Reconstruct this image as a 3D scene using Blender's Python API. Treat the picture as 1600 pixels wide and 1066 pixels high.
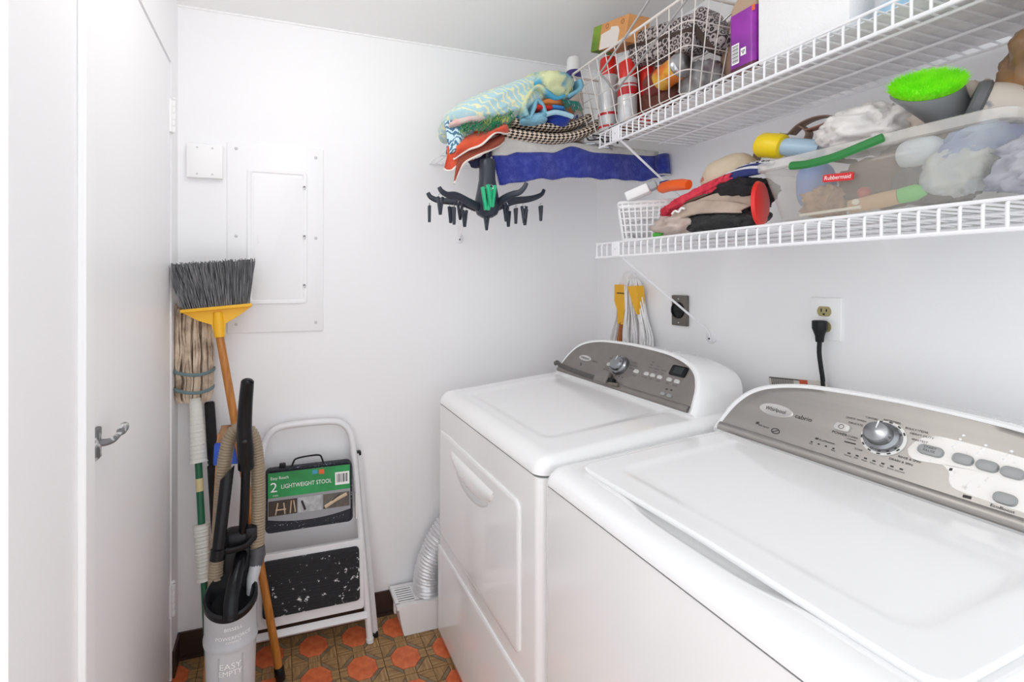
import bpy, bmesh, math, random
from mathutils import Vector as V, Matrix, Euler, noise
S = bpy.context.scene
COL = S.collection
for o in list(bpy.data.objects):
    bpy.data.objects.remove(o)

# ------------------------------------------------------------------ camera, world, lights, exposure
cam_d = bpy.data.cameras.new('camera')
cam_d.sensor_width = 36.0
cam_d.lens = 750 / 1600 * 36
cam_d.shift_x = 0.075
cam_d.shift_y = -0.06
cam_d.clip_start = 0.02
cam = bpy.data.objects.new('camera', cam_d)
COL.objects.link(cam)
cam.location = (0, 0, 1.35)
cam.rotation_euler = (math.radians(90), 0, math.radians(-18.02))
S.camera = cam

world = bpy.data.worlds.new('room_beyond')
S.world = world
world.use_nodes = True
bg = world.node_tree.nodes['Background']
bg.inputs[0].default_value = (0.93, 0.965, 1.0, 1)
bg.inputs[1].default_value = 1.45

LAMP = (0.14, 1.10, 2.17)  # added fill lamp out of view, placed to even out the brightness
lamp_d = bpy.data.lights.new('fill_lamp_light', 'POINT')
lamp_d.energy = 4.2
lamp_d.shadow_soft_size = 0.09
lamp_d.color = (1.0, 0.985, 0.965)
lamp_o = bpy.data.objects.new('fill_lamp_light', lamp_d)
COL.objects.link(lamp_o)
lamp_o.location = LAMP

S.cycles.max_bounces = 16
S.cycles.diffuse_bounces = 12
vs = S.view_settings
vs.view_transform = 'Standard'
vs.look = 'None'
vs.exposure = 0.13
vs.gamma = 1.0
vs.use_curve_mapping = False

# ------------------------------------------------------------------ materials
def lin(c):
    return tuple(((x / 255) / 12.92 if x / 255 <= 0.04045 else ((x / 255 + 0.055) / 1.055) ** 2.4) for x in c)

MATS = {}
def mat(name, rgb, rough=0.5, metal=0.0, var=0.0, vscale=20.0, bump=0.0, bscale=80.0, rgb2=None, coat=0.0,
        alpha=1.0, trans=0.0, emit=0.0, stretch=None, spec=None, sheen=0.0, detail=3.0, ramp=(0.35, 0.65)):
    if name in MATS:
        return MATS[name]
    m = bpy.data.materials.new(name)
    m.use_nodes = True
    nt = m.node_tree
    b = nt.nodes['Principled BSDF']
    c = lin(rgb)
    b.inputs['Base Color'].default_value = (*c, 1)
    b.inputs['Roughness'].default_value = rough
    b.inputs['Metallic'].default_value = metal
    b.inputs['Coat Weight'].default_value = coat
    b.inputs['Coat Roughness'].default_value = 0.08
    b.inputs['Alpha'].default_value = alpha
    b.inputs['Transmission Weight'].default_value = trans
    b.inputs['Sheen Weight'].default_value = sheen
    if spec is not None:
        b.inputs['Specular IOR Level'].default_value = spec
    if emit:
        b.inputs['Emission Color'].default_value = (*c, 1)
        b.inputs['Emission Strength'].default_value = emit
    tc = None
    def coords():
        nonlocal tc
        if tc is None:
            t = nt.nodes.new('ShaderNodeTexCoord')
            mp = nt.nodes.new('ShaderNodeMapping')
            nt.links.new(t.outputs['Object'], mp.inputs['Vector'])
            if stretch:
                mp.inputs['Scale'].default_value = stretch
            tc = mp.outputs['Vector']
        return tc
    if var or rgb2:
        n = nt.nodes.new('ShaderNodeTexNoise')
        n.inputs['Scale'].default_value = vscale
        n.inputs['Detail'].default_value = detail
        nt.links.new(coords(), n.inputs['Vector'])
        r = nt.nodes.new('ShaderNodeValToRGB')
        r.color_ramp.elements[0].position = ramp[0]
        r.color_ramp.elements[1].position = ramp[1]
        if rgb2:
            a, d = c, lin(rgb2)
        else:
            a, d = tuple(min(1, x * (1 + var)) for x in c), tuple(x * (1 - var) for x in c)
        r.color_ramp.elements[0].color = (*a, 1)
        r.color_ramp.elements[1].color = (*d, 1)
        nt.links.new(n.outputs['Fac'], r.inputs['Fac'])
        nt.links.new(r.outputs['Color'], b.inputs['Base Color'])
    if bump:
        n2 = nt.nodes.new('ShaderNodeTexNoise')
        n2.inputs['Scale'].default_value = bscale
        n2.inputs['Detail'].default_value = 4
        nt.links.new(coords(), n2.inputs['Vector'])
        bp = nt.nodes.new('ShaderNodeBump')
        bp.inputs['Strength'].default_value = bump
        bp.inputs['Distance'].default_value = 0.01
        nt.links.new(n2.outputs['Fac'], bp.inputs['Height'])
        nt.links.new(bp.outputs['Normal'], b.inputs['Normal'])
    MATS[name] = m
    return m

def wave_mat(name, a, b_, scale, dist, rough=0.9, bands='DIAGONAL', ramp=(0.45, 0.62), extra=None):
    """squiggled woven print on cloth"""
    m = bpy.data.materials.new(name)
    m.use_nodes = True
    nt = m.node_tree
    p = nt.nodes['Principled BSDF']
    p.inputs['Roughness'].default_value = rough
    p.inputs['Sheen Weight'].default_value = 0.2
    t = nt.nodes.new('ShaderNodeTexCoord')
    w = nt.nodes.new('ShaderNodeTexWave')
    w.bands_direction = bands
    w.inputs['Scale'].default_value = scale
    w.inputs['Distortion'].default_value = dist
    w.inputs['Detail'].default_value = 2
    w.inputs['Detail Scale'].default_value = 1.4
    nt.links.new(t.outputs['Object'], w.inputs['Vector'])
    r = nt.nodes.new('ShaderNodeValToRGB')
    r.color_ramp.elements[0].position = ramp[0]
    r.color_ramp.elements[1].position = ramp[1]
    r.color_ramp.elements[0].color = (*lin(a), 1)
    r.color_ramp.elements[1].color = (*lin(b_), 1)
    if extra:
        e = r.color_ramp.elements.new(extra[0])
        e.color = (*lin(extra[1]), 1)
    nt.links.new(w.outputs['Color'], r.inputs['Fac'])
    nt.links.new(r.outputs['Color'], p.inputs['Base Color'])
    n = nt.nodes.new('ShaderNodeTexNoise')
    n.inputs['Scale'].default_value = 350
    nt.links.new(t.outputs['Object'], n.inputs['Vector'])
    bp = nt.nodes.new('ShaderNodeBump')
    bp.inputs['Strength'].default_value = 0.35
    bp.inputs['Distance'].default_value = 0.004
    nt.links.new(n.outputs['Fac'], bp.inputs['Height'])
    nt.links.new(bp.outputs['Normal'], p.inputs['Normal'])
    return m

def checker_mat(name, a, b_, scale, rot=(0, 0, 0), rough=0.9):
    m = bpy.data.materials.new(name)
    m.use_nodes = True
    nt = m.node_tree
    p = nt.nodes['Principled BSDF']
    p.inputs['Roughness'].default_value = rough
    t = nt.nodes.new('ShaderNodeUVMap')
    mp = nt.nodes.new('ShaderNodeMapping')
    mp.inputs['Rotation'].default_value = rot
    nt.links.new(t.outputs['UV'], mp.inputs['Vector'])
    c = nt.nodes.new('ShaderNodeTexChecker')
    c.inputs['Scale'].default_value = scale
    c.inputs['Color1'].default_value = (*lin(a), 1)
    c.inputs['Color2'].default_value = (*lin(b_), 1)
    nt.links.new(mp.outputs['Vector'], c.inputs['Vector'])
    nt.links.new(c.outputs['Color'], p.inputs['Base Color'])
    return m

def ring_print_mat(name, a, b_, scale):
    """grey cloth printed with small dark rings"""
    m = bpy.data.materials.new(name)
    m.use_nodes = True
    nt = m.node_tree
    p = nt.nodes['Principled BSDF']
    p.inputs['Roughness'].default_value = 0.85
    t = nt.nodes.new('ShaderNodeTexCoord')
    v = nt.nodes.new('ShaderNodeTexVoronoi')
    v.inputs['Scale'].default_value = scale
    v.inputs['Randomness'].default_value = 0.35
    nt.links.new(t.outputs['Object'], v.inputs['Vector'])
    r = nt.nodes.new('ShaderNodeValToRGB')
    r.color_ramp.interpolation = 'CONSTANT'
    es = r.color_ramp.elements
    es[0].position = 0.0
    es[0].color = (*lin(a), 1)
    es[1].position = 0.22
    es[1].color = (*lin(b_), 1)
    e = es.new(0.42)
    e.color = (*lin(a), 1)
    e = es.new(0.62)
    e.color = (*lin(b_), 1)
    nt.links.new(v.outputs['Distance'], r.inputs['Fac'])
    nt.links.new(r.outputs['Color'], p.inputs['Base Color'])
    return m

def spatter_mat(name, base, spot, scale, thr, rough=0.6, bump=0.3):
    m = bpy.data.materials.new(name)
    m.use_nodes = True
    nt = m.node_tree
    p = nt.nodes['Principled BSDF']
    p.inputs['Roughness'].default_value = rough
    t = nt.nodes.new('ShaderNodeTexCoord')
    n = nt.nodes.new('ShaderNodeTexNoise')
    n.inputs['Scale'].default_value = scale
    n.inputs['Detail'].default_value = 5
    nt.links.new(t.outputs['Object'], n.inputs['Vector'])
    n3 = nt.nodes.new('ShaderNodeTexNoise')
    n3.inputs['Scale'].default_value = 9
    nt.links.new(t.outputs['Object'], n3.inputs['Vector'])
    mu = nt.nodes.new('ShaderNodeMath')
    mu.operation = 'MULTIPLY_ADD'
    mu.inputs[1].default_value = 0.45
    nt.links.new(n3.outputs['Fac'], mu.inputs[0])
    nt.links.new(n.outputs['Fac'], mu.inputs[2])
    r = nt.nodes.new('ShaderNodeValToRGB')
    r.color_ramp.elements[0].position = thr
    r.color_ramp.elements[1].position = thr + 0.03
    r.color_ramp.elements[0].color = (*lin(base), 1)
    r.color_ramp.elements[1].color = (*lin(spot), 1)
    nt.links.new(mu.outputs[0], r.inputs['Fac'])
    nt.links.new(r.outputs['Color'], p.inputs['Base Color'])
    if bump:
        bp = nt.nodes.new('ShaderNodeBump')
        bp.inputs['Strength'].default_value = bump
        bp.inputs['Distance'].default_value = 0.003
        nt.links.new(n.outputs['Fac'], bp.inputs['Height'])
        nt.links.new(bp.outputs['Normal'], p.inputs['Normal'])
    return m

M_wall = mat('wall_paint', (245, 245, 246), 0.6, bump=0.03, bscale=220)
M_ceil = mat('ceiling_paint', (246, 246, 246), 0.75, bump=0.05, bscale=160)
M_trim = mat('trim_paint', (247, 247, 247), 0.4)
M_door = mat('door_paint', (246, 246, 247), 0.42, bump=0.02, bscale=60)
M_base = mat('brown_vinyl', (58, 42, 34), 0.45, var=0.15, vscale=14)
M_white = mat('white_enamel', (246, 246, 246), 0.18, coat=0.6)
M_wplas = mat('white_plastic', (236, 236, 236), 0.4)
M_wire = mat('white_vinyl_wire', (238, 238, 240), 0.35)
M_grout = mat('floor_backing', (70, 52, 38), 0.7)
M_terra = mat('terracotta_print', (230, 124, 76), 0.5, rgb2=(206, 98, 56), vscale=35, detail=6)
M_strip = mat('parquet_print', (182, 146, 98), 0.5, rgb2=(132, 98, 62), vscale=14, stretch=(1, 9, 1), detail=6)
M_strip2 = mat('parquet_print_cross', (186, 150, 102), 0.5, rgb2=(136, 102, 66), vscale=14, stretch=(9, 1, 1), detail=6)
M_dstrip = mat('parquet_print_dark', (142, 124, 98), 0.5, rgb2=(108, 92, 70), vscale=30, detail=6)
M_black = mat('black_plastic', (20, 21, 24), 0.4, spec=0.3)
M_blackg = mat('black_gloss', (12, 13, 17), 0.22, spec=0.28)
M_dark = mat('dark_metal', (58, 58, 62), 0.4, metal=0.6)
M_steel = mat('bright_steel', (190, 190, 192), 0.25, metal=1.0)
M_panel = mat('brushed_panel', (172, 168, 164), 0.36, metal=0.75, var=0.05, vscale=30, stretch=(1, .05, 1))
M_panel_d = mat('dull_panel', (140, 134, 130), 0.45, metal=0.55, var=0.04, vscale=24)
M_ink = mat('panel_ink', (62, 60, 58), 0.6)
M_inkw = mat('white_ink', (242, 242, 242), 0.6)

# ------------------------------------------------------------------ mesh helpers
class MB:
    def __init__(s):
        s.v, s.f, s.uv = [], [], None
    def add(s, vs, fs):
        o = len(s.v)
        s.v += [V(p) for p in vs]
        s.f += [tuple(i + o for i in f) for f in fs]
        return s
    def box(s, c, d, M=None):
        x, y, z = d[0] / 2, d[1] / 2, d[2] / 2
        vs = [V((sx * x, sy * y, sz * z)) for sz in (-1, 1) for sy in (-1, 1) for sx in (-1, 1)]
        if M:
            vs = [M.to_3x3() @ p for p in vs]
        vs = [p + V(c) for p in vs]
        return s.add(vs, [(0, 2, 3, 1), (4, 5, 7, 6), (0, 1, 5, 4), (2, 6, 7, 3), (0, 4, 6, 2), (1, 3, 7, 5)])
    def rbox(s, c, d, r, seg=3, M=None):
        bm = bmesh.new()
        bmesh.ops.create_cube(bm, size=1)
        for v in bm.verts:
            v.co = V((v.co.x * d[0], v.co.y * d[1], v.co.z * d[2]))
        bmesh.ops.bevel(bm, geom=bm.edges[:], offset=r, segments=seg, profile=0.5, affect='EDGES')
        bm.verts.index_update()
        vs = [(M.to_3x3() @ v.co if M else v.co) + V(c) for v in bm.verts]
        fs = [tuple(v.index for v in f.verts) for f in bm.faces]
        bm.free()
        return s.add(vs, fs)
    def tube(s, pts, r, n=8, closed=False, caps=True, flat=None, up=None):
        pts = [V(p) for p in pts]
        N = len(pts)
        rr = r if isinstance(r, (list, tuple)) else [r] * N
        tang = []
        for i in range(N):
            a = pts[(i - 1) % N] if (closed or i > 0) else pts[i]
            b = pts[(i + 1) % N] if (closed or i < N - 1) else pts[i]
            t = b - a
            tang.append(t.normalized() if t.length > 1e-9 else V((0, 0, 1)))
        t = tang[0]
        if up is not None:
            nrm = V(up)
        else:
            nrm = V((0, 0, 1)) if abs(t.z) < 0.9 else V((1, 0, 0))
        nrm = (nrm - t * nrm.dot(t)).normalized()
        vs = []
        for i in range(N):
            t = tang[i]
            q = nrm - t * nrm.dot(t)
            if q.length > 1e-6:
                nrm = q.normalized()
            bi = t.cross(nrm)
            fl = flat if flat else 1.0
            for k in range(n):
                a = 2 * math.pi * k / n
                vs.append(pts[i] + nrm * (math.cos(a) * rr[i]) + bi * (math.sin(a) * rr[i] * fl))
        fs = []
        for i in range(N if closed else N - 1):
            j = (i + 1) % N
            for k in range(n):
                l = (k + 1) % n
                fs.append((i * n + k, i * n + l, j * n + l, j * n + k))
        if caps and not closed:
            fs.append(tuple(range(n))[::-1])
            fs.append(tuple((N - 1) * n + k for k in range(n)))
        return s.add(vs, fs)
    def lathe(s, prof, n=24, M=None, c=(0, 0, 0), cap=True):
        vs = []
        for r, z in prof:
            for k in range(n):
                a = 2 * math.pi * k / n
                p = V((r * math.cos(a), r * math.sin(a), z))
                vs.append((M @ p if M else p) + V(c))
        fs = []
        for i in range(len(prof) - 1):
            for k in range(n):
                l = (k + 1) % n
                fs.append((i * n + k, i * n + l, (i + 1) * n + l, (i + 1) * n + k))
        if cap:
            if prof[0][0] > 1e-5:
                fs.append(tuple(range(n))[::-1])
            if prof[-1][0] > 1e-5:
                fs.append(tuple((len(prof) - 1) * n + k for k in range(n)))
        return s.add(vs, fs)
    def prism(s, poly, h, M):
        n = len(poly)
        vs = [M @ V((p[0], p[1], 0)) for p in poly] + [M @ V((p[0], p[1], h)) for p in poly]
        fs = [tuple(range(n))[::-1], tuple(range(n, 2 * n))]
        for i in range(n):
            j = (i + 1) % n
            fs.append((i, j, n + j, n + i))
        return s.add(vs, fs)
    def grid(s, fn, nu, nv, wrap=False):
        o = len(s.v)
        for j in range(nv + 1):
            for i in range(nu + (0 if wrap else 1)):
                s.v.append(V(fn(i / nu, j / nv)))
        w = nu + (0 if wrap else 1)
        for j in range(nv):
            for i in range(nu):
                k = (i + 1) % w
                s.f.append((o + j * w + i, o + j * w + k, o + (j + 1) * w + k, o + (j + 1) * w + i))
        return s
    def rings(s, rr, cap0=True, cap1=True):
        n = len(rr[0])
        vs = [p for r in rr for p in r]
        fs = []
        for i in range(len(rr) - 1):
            for k in range(n):
                l = (k + 1) % n
                fs.append((i * n + k, i * n + l, (i + 1) * n + l, (i + 1) * n + k))
        if cap0:
            fs.append(tuple(range(n))[::-1])
        if cap1:
            fs.append(tuple((len(rr) - 1) * n + k for k in range(n)))
        return s.add(vs, fs)
    def xf(s, M, start=0):
        s.v[start:] = [M @ p for p in s.v[start:]]
        return s
    def build(s, name, m, parent=None, smooth=38, solid=None, fix=True, kind=None, label=None, sub=0):
        me = bpy.data.meshes.new(name)
        lo = V((min(p.x for p in s.v), min(p.y for p in s.v), min(p.z for p in s.v)))
        hi = V((max(p.x for p in s.v), max(p.y for p in s.v), max(p.z for p in s.v)))
        c = (lo + hi) / 2
        if parent is None:
            c.z = lo.z
        me.from_pydata([p - c for p in s.v], [], s.f)
        if fix:
            bm = bmesh.new()
            bm.from_mesh(me)
            bmesh.ops.recalc_face_normals(bm, faces=bm.faces[:])
            bm.to_mesh(me)
            bm.free()
        if s.uv:
            ul = me.uv_layers.new(name='UVMap')
            for lp in me.loops:
                ul.data[lp.index].uv = s.uv[lp.vertex_index]
        me.materials.append(m)
        for p in me.polygons:
            p.use_smooth = smooth > 0
        if 0 < smooth < 180:
            me.set_sharp_from_angle(angle=math.radians(smooth))
        o = bpy.data.objects.new(name, me)
        COL.objects.link(o)
        if parent:
            o.parent = parent
            c = c - wloc(parent)
        o.location = c
        if sub:
            md = o.modifiers.new('smooth', 'SUBSURF')
            md.levels = md.render_levels = sub
        if solid:
            md = o.modifiers.new('thickness', 'SOLIDIFY')
            md.thickness = solid
            md.offset = 0
        if kind:
            o['kind'] = kind
        if label:
            o['label'] = label
        return o

def wloc(o):
    l = V((0, 0, 0))
    while o:
        l += o.location
        o = o.parent
    return l
def tag(o, label, cat, group=None, kind=None):
    o['label'] = label
    o['category'] = cat
    if group:
        o['group'] = group
    if kind:
        o['kind'] = kind
    return o
def thing(name, label, cat, loc, group=None):
    o = bpy.data.objects.new(name, None)
    COL.objects.link(o)
    o.location = loc
    o.empty_display_size = 0.05
    return tag(o, label, cat, group)
def struct(o):
    o['kind'] = 'structure'
    return o
def share(src, loc, parent):
    """another piece with the same mesh data"""
    o = src.copy()
    COL.objects.link(o)
    o.parent = parent
    o.location = V(loc) - wloc(parent)
    return o
def spline(pts, n=8):
    pts = [V(p) for p in pts]
    out = []
    for i in range(len(pts) - 1):
        p0, p1, p2, p3 = pts[max(i - 1, 0)], pts[i], pts[i + 1], pts[min(i + 2, len(pts) - 1)]
        for k in range(n):
            t = k / n
            out.append(0.5 * ((2 * p1) + (p2 - p0) * t + (2 * p0 - 5 * p1 + 4 * p2 - p3) * t * t + (3 * p1 - p0 - 3 * p2 + p3) * t ** 3))
    out.append(pts[-1])
    return out
def frame(o, x, y, z=None):
    x, y = V(x).normalized(), V(y)
    y = (y - x * y.dot(x)).normalized()
    z = x.cross(y)
    return Matrix(((x.x, y.x, z.x, o[0]), (x.y, y.y, z.y, o[1]), (x.z, y.z, z.z, o[2]), (0, 0, 0, 1)))
def TR(loc, rot=(0, 0, 0)):
    return Matrix.Translation(loc) @ Euler([math.radians(a) for a in rot]).to_matrix().to_4x4()
def sgnpow(x, e):
    return math.copysign(abs(x) ** e, x)
def blob(c, r, rot=(0, 0, 0), amp=0.12, freq=2.0, seed=0, nu=40, nv=24, e=0.8, fold=0.0, ff=(3, 3, 3), zmin=None):
    """a soft, creased lump: superellipsoid with noise folds"""
    M = TR(c, rot)
    b = MB()
    off = V((seed * 7.3, seed * 3.1, seed * 5.7))
    def fn(u, v):
        a = 2 * math.pi * u
        t = math.pi * (min(max(v, 0.004), 0.996) - 0.5)
        d = V((math.cos(t) * math.cos(a), math.cos(t) * math.sin(a), math.sin(t)))
        p = V((r[0] * sgnpow(math.cos(t), e) * sgnpow(math.cos(a), e), r[1] * sgnpow(math.cos(t), e) * sgnpow(math.sin(a), e), r[2] * sgnpow(math.sin(t), e)))
        k = 1 + amp * noise.noise(d * freq + off)
        if fold:
            q = V((d.x * ff[0], d.y * ff[1], d.z * ff[2])) + off
            k += fold * (0.5 - 2 * abs(noise.noise(q))) + fold * 0.5 * (0.5 - 2 * abs(noise.noise(q * 2.1)))
        w = M @ (p * k)
        if zmin is not None and w.z < zmin:
            w.z = zmin + 0.002 * noise.noise(d * 5)
        return w
    b.grid(fn, nu, nv, wrap=True)
    w = nu
    b.f.append(tuple(range(w))[::-1])
    b.f.append(tuple(nv * w + k for k in range(w)))
    return b

TXT = {}
def text_mesh(s, size, thick=0.0):
    cu = bpy.data.curves.new('t', 'FONT')
    cu.body = s
    cu.size = size
    cu.align_x = 'CENTER'
    cu.align_y = 'CENTER'
    cu.extrude = thick
    cu.resolution_u = 3
    o = bpy.data.objects.new('t', cu)
    COL.objects.link(o)
    dg = bpy.context.evaluated_depsgraph_get()
    me = bpy.data.meshes.new_from_object(o.evaluated_get(dg))
    vs = [v.co.copy() for v in me.vertices]
    fs = [tuple(p.vertices) for p in me.polygons]
    bpy.data.objects.remove(o)
    bpy.data.curves.remove(cu)
    bpy.data.meshes.remove(me)
    return vs, fs
def lettering(lines, m, parent, fn, name='lettering', label=None):
    """lines: (text, x, y, size, xscale); fn maps (x, y, height) to a world point on the surface"""
    b = MB()
    for s, x, y, size, xs in lines:
        vs, fs = text_mesh(s, size, 0.0)
        b.add([fn(x + p.x * xs, y + p.y, 0.0006) for p in vs], fs)
    return b.build(name, m, parent, smooth=0, fix=False, label=label, kind='stuff' if len(lines) > 2 else None)

# ------------------------------------------------------------------ room shell
XL, XR, YB, ZC = -0.3435, 1.424, 1.913, 2.33
T = 0.08
def slab(name, x0, x1, y0, y1, z0, z1, m, parent=None):
    o = MB().box(((x0 + x1) / 2, (y0 + y1) / 2, (z0 + z1) / 2), (x1 - x0, y1 - y0, z1 - z0)).build(name, m, parent, smooth=0)
    return o
floor = struct(slab('floor', -0.95, XR + T, -0.30, YB + T, -0.06, -0.004, M_grout))
struct(slab('ceiling', -0.95, XR + T, -0.45, YB + T, ZC, ZC + 0.06, M_ceil))
struct(slab('wall_back', XL - T, XR + T, YB, YB + T, -0.004, ZC, M_wall))
struct(slab('wall_right', XR, XR + T, -0.45, YB, -0.004, ZC, M_wall))
DY0, DY1, DZ = 1.058, 1.808, 2.08
b = MB()
b.box((XL - T / 2, (0.785 + DY0) / 2, ZC / 2), (T, DY0 - 0.785, ZC))
b.box((XL - T / 2, (YB + DY1) / 2, ZC / 2), (T, YB - DY1, ZC))
b.box((XL - T / 2, (DY0 + DY1) / 2, (ZC + DZ) / 2), (T, DY1 - DY0, ZC - DZ))
wall_left = struct(b.build('wall_left', M_wall, smooth=0))
struct(slab('wall_hall', -0.95, XL - T, 0.785, 0.785 + T, -0.004, ZC, M_wall))
# near door casing and slim ceiling line
struct(MB().rbox((XL + 0.007, 1.036, 1.06), (0.014, 0.046, 2.128), 0.002, 1).build('trim_1', M_trim))
struct(MB().box((0.54, YB - 0.003, ZC - 0.003), (XR - XL, 0.006, 0.006)).build('trim_2', M_trim))
b = MB()
b.box((0.54, YB - 0.004, 0.044), (XR - XL, 0.008, 0.092))
b.box((0.54, YB - 0.010, 0.005), (XR - XL, 0.02, 0.010))
struct(b.build('baseboard_back', M_base, smooth=0))
struct(MB().box((XL + 0.004, (DY1 + YB) / 2 + 0.004, 0.044), (0.008, YB - DY1 - 0.012, 0.092)).build('baseboard_left', M_base, smooth=0))

# door leaf with hinges and a paint-smeared lever
door = struct(MB().rbox((XL - 0.024, (DY0 + DY1) / 2, (DZ + 0.012) / 2), (0.04, DY1 - DY0 - 0.006, DZ - 0.018), 0.002, 1).build('door_1', M_door))
for zc in (1.898, 0.273):
    b = MB()
    b.box((XL - 0.002, DY1 + 0.002, zc), (0.010, 0.034, 0.108))
    for k in range(5):
        b.lathe([(0.0055, 0), (0.0065, 0.0015), (0.0065, 0.0195), (0.0055, 0.021)], 10, c=(XL + 0.006, DY1, zc - 0.054 + k * 0.0218))
    b.lathe([(0.004, 0), (0.0075, 0.003), (0.005, 0.008), (0.001, 0.010)], 10, c=(XL + 0.006, DY1, zc + 0.056))
    b.build('hinge', M_trim, door)
M_smear = mat('worn_nickel', (120, 120, 122), 0.45, metal=0.5, rgb2=(225, 225, 226), vscale=60, ramp=(0.5, 0.62))
h = MB().rbox((XL + 0.001, 1.108, 1.026), (0.010, 0.030, 0.062), 0.003, 2).build('latch_plate', M_smear, door)
lp = spline([(XL + 0.004, 1.110, 1.026), (XL + 0.018, 1.113, 1.026), (XL + 0.026, 1.124, 1.027), (XL + 0.028, 1.150, 1.030), (XL + 0.028, 1.175, 1.033), (XL + 0.027, 1.198, 1.036)], 6)
MB().tube(lp, [0.008 - 0.0025 * min(1, k / 14) + (0.0045 * math.sin(math.pi * (k - 18) / 12) if k > 18 else 0) for k in range(len(lp) - 1)] + [0.002], 10).build('lever', M_smear, h)

# ------------------------------------------------------------------ floor pieces: terracotta octagons in a parquet lattice
PITCH = 0.1553
GX, GY = 0.0425, 1.744
H2 = PITCH / 2 - 0.0012
def tile_parts():
    """polygons of one tile, centred: octagon, side strips, diagonal strips, corner pieces"""
    oc = 0.050
    k = oc * math.tan(math.pi / 8)
    octa = [(oc, -k), (oc, k), (k, oc), (-k, oc), (-oc, k), (-oc, -k), (-k, -oc), (k, -oc)]
    g = 0.0009
    s0 = oc + g
    ks = s0 * math.tan(math.pi / 8)
    out = {'octagon_tile': [(octa, 0)]}
    side, diag, corner = [], [], []
    w = 0.024
    e = H2 - s0
    side0 = [(s0, -ks + g), (H2, -ks - e * 0.0 + g), (H2, ks - g), (s0, ks - g)]
    # diagonal strip hugging the octagon's bevelled edge, from side to side
    a = (s0, ks + g)
    c_ = (ks + g, s0)
    diag0 = [a, (H2, ks + g), (ks + g, H2), c_] if False else [(s0, ks + g), (s0 + w * 0.75, ks + g), (ks + g, s0 + w * 0.75), (ks + g, s0)]
    corner0 = [(s0 + w * 0.75 + 0.002, ks + g), (H2, ks + g), (H2, H2), (ks + g, H2), (ks + g, s0 + w * 0.75 + 0.002)]
    for q in range(4):
        side.append((side0, q))
        diag.append((diag0, q))
        corner.append((corner0, q))
    out['side_plank'] = side
    out['diagonal_plank'] = diag
    out['corner_plank'] = corner
    return out
TP = tile_parts()
TM = {}
def rotq(p, q):
    x, y = p
    for _ in range(q):
        x, y = -y, x
    return (x, y)
def piece_mesh(nm, poly, q, h):
    P = [rotq(p, q) for p in poly]
    n = len(P)
    sx, sy = sum(p[0] for p in P) / n, sum(p[1] for p in P) / n
    ins = [(sx + (x - sx) * 0.97, sy + (y - sy) * 0.97) for x, y in P]
    vs = [(x, y, -0.004) for x, y in P] + [(x, y, h - 0.0006) for x, y in P] + [(x, y, h) for x, y in ins]
    fs = []
    for L in range(2):
        for i in range(n):
            j = (i + 1) % n
            fs.append((L * n + i, L * n + j, (L + 1) * n + j, (L + 1) * n + i))
    fs.append(tuple(range(2 * n, 3 * n)))
    return vs, fs
mats_piece = {'octagon_tile': M_terra, 'side_plank': None, 'diagonal_plank': M_dstrip, 'corner_plank': None}
hts = {'octagon_tile': 0.0, 'side_plank': -0.0008, 'diagonal_plank': -0.0011, 'corner_plank': -0.0006}
def clip_ok(x, y):
    return -0.36 < x < 0.68 and 1.32 < y < YB
protos = {}
rest = {'octagon_tile': MB(), 'plank': MB()}
ix0, ix1 = math.floor((-0.90 - GX) / PITCH), math.ceil((XR - GX) / PITCH)
iy0, iy1 = math.floor((-0.25 - GY) / PITCH), 2
for iy in range(iy0, iy1):
    for ix in range(ix0, ix1):
        cx_, cy_ = GX + (ix + 0.5) * PITCH, GY + (iy + 0.5) * PITCH
        if cy_ > 0.785 and cx_ < XL - 0.08:
            continue
        near = -0.42 < cx_ < 0.70 and 1.30 < cy_
        for nm, pl in TP.items():
            for poly, q in pl:
                vs, fs = piece_mesh(nm, poly, q, hts[nm])
                clipped = any(cx_ + v[0] < XL - 0.0 and cy_ > 0.785 or cy_ + v[1] > YB - 0.001 or cx_ + v[0] > XR for v in vs)
                if clipped:
                    vs = [(min(max(v[0], (XL if cy_ > 0.785 else -0.95) - cx_), XR - cx_), min(v[1], YB - cy_), v[2]) for v in vs]
                    xs = [v[0] for v in vs]
                    ys = [v[1] for v in vs]
                    if max(xs) - min(xs) < 0.004 or max(ys) - min(ys) < 0.004:
                        continue
                if near and not clipped:
                    key = (nm, q)
                    if key not in protos:
                        if nm in ('side_plank', 'corner_plank'):
                            m = M_strip if (q % 2 == 0) else M_strip2
                        else:
                            m = mats_piece[nm]
                        me = bpy.data.meshes.new(nm)
                        me.from_pydata(vs, [], fs)
                        me.materials.append(m)
                        protos[key] = me
                    o = bpy.data.objects.new(nm, protos[key])
                    COL.objects.link(o)
                    o.parent = floor
                    o.location = V((cx_, cy_, 0)) - wloc(floor)
                elif near:
                    me = bpy.data.meshes.new(nm)
                    me.from_pydata(vs, [], fs)
                    me.materials.append(M_terra if nm == 'octagon_tile' else (M_dstrip if nm == 'diagonal_plank' else M_strip))
                    o = bpy.data.objects.new(nm, me)
                    COL.objects.link(o)
                    o.parent = floor
                    o.location = V((cx_, cy_, 0)) - wloc(floor)
                else:
                    rest['octagon_tile' if nm == 'octagon_tile' else 'plank'].add([(v[0] + cx_, v[1] + cy_, v[2]) for v in vs], fs)
rest['octagon_tile'].build('octagon_tile', M_terra, floor, smooth=0, kind='stuff', fix=False)
rest['plank'].build('side_plank', M_strip, floor, smooth=0, kind='stuff', fix=False)

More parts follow.
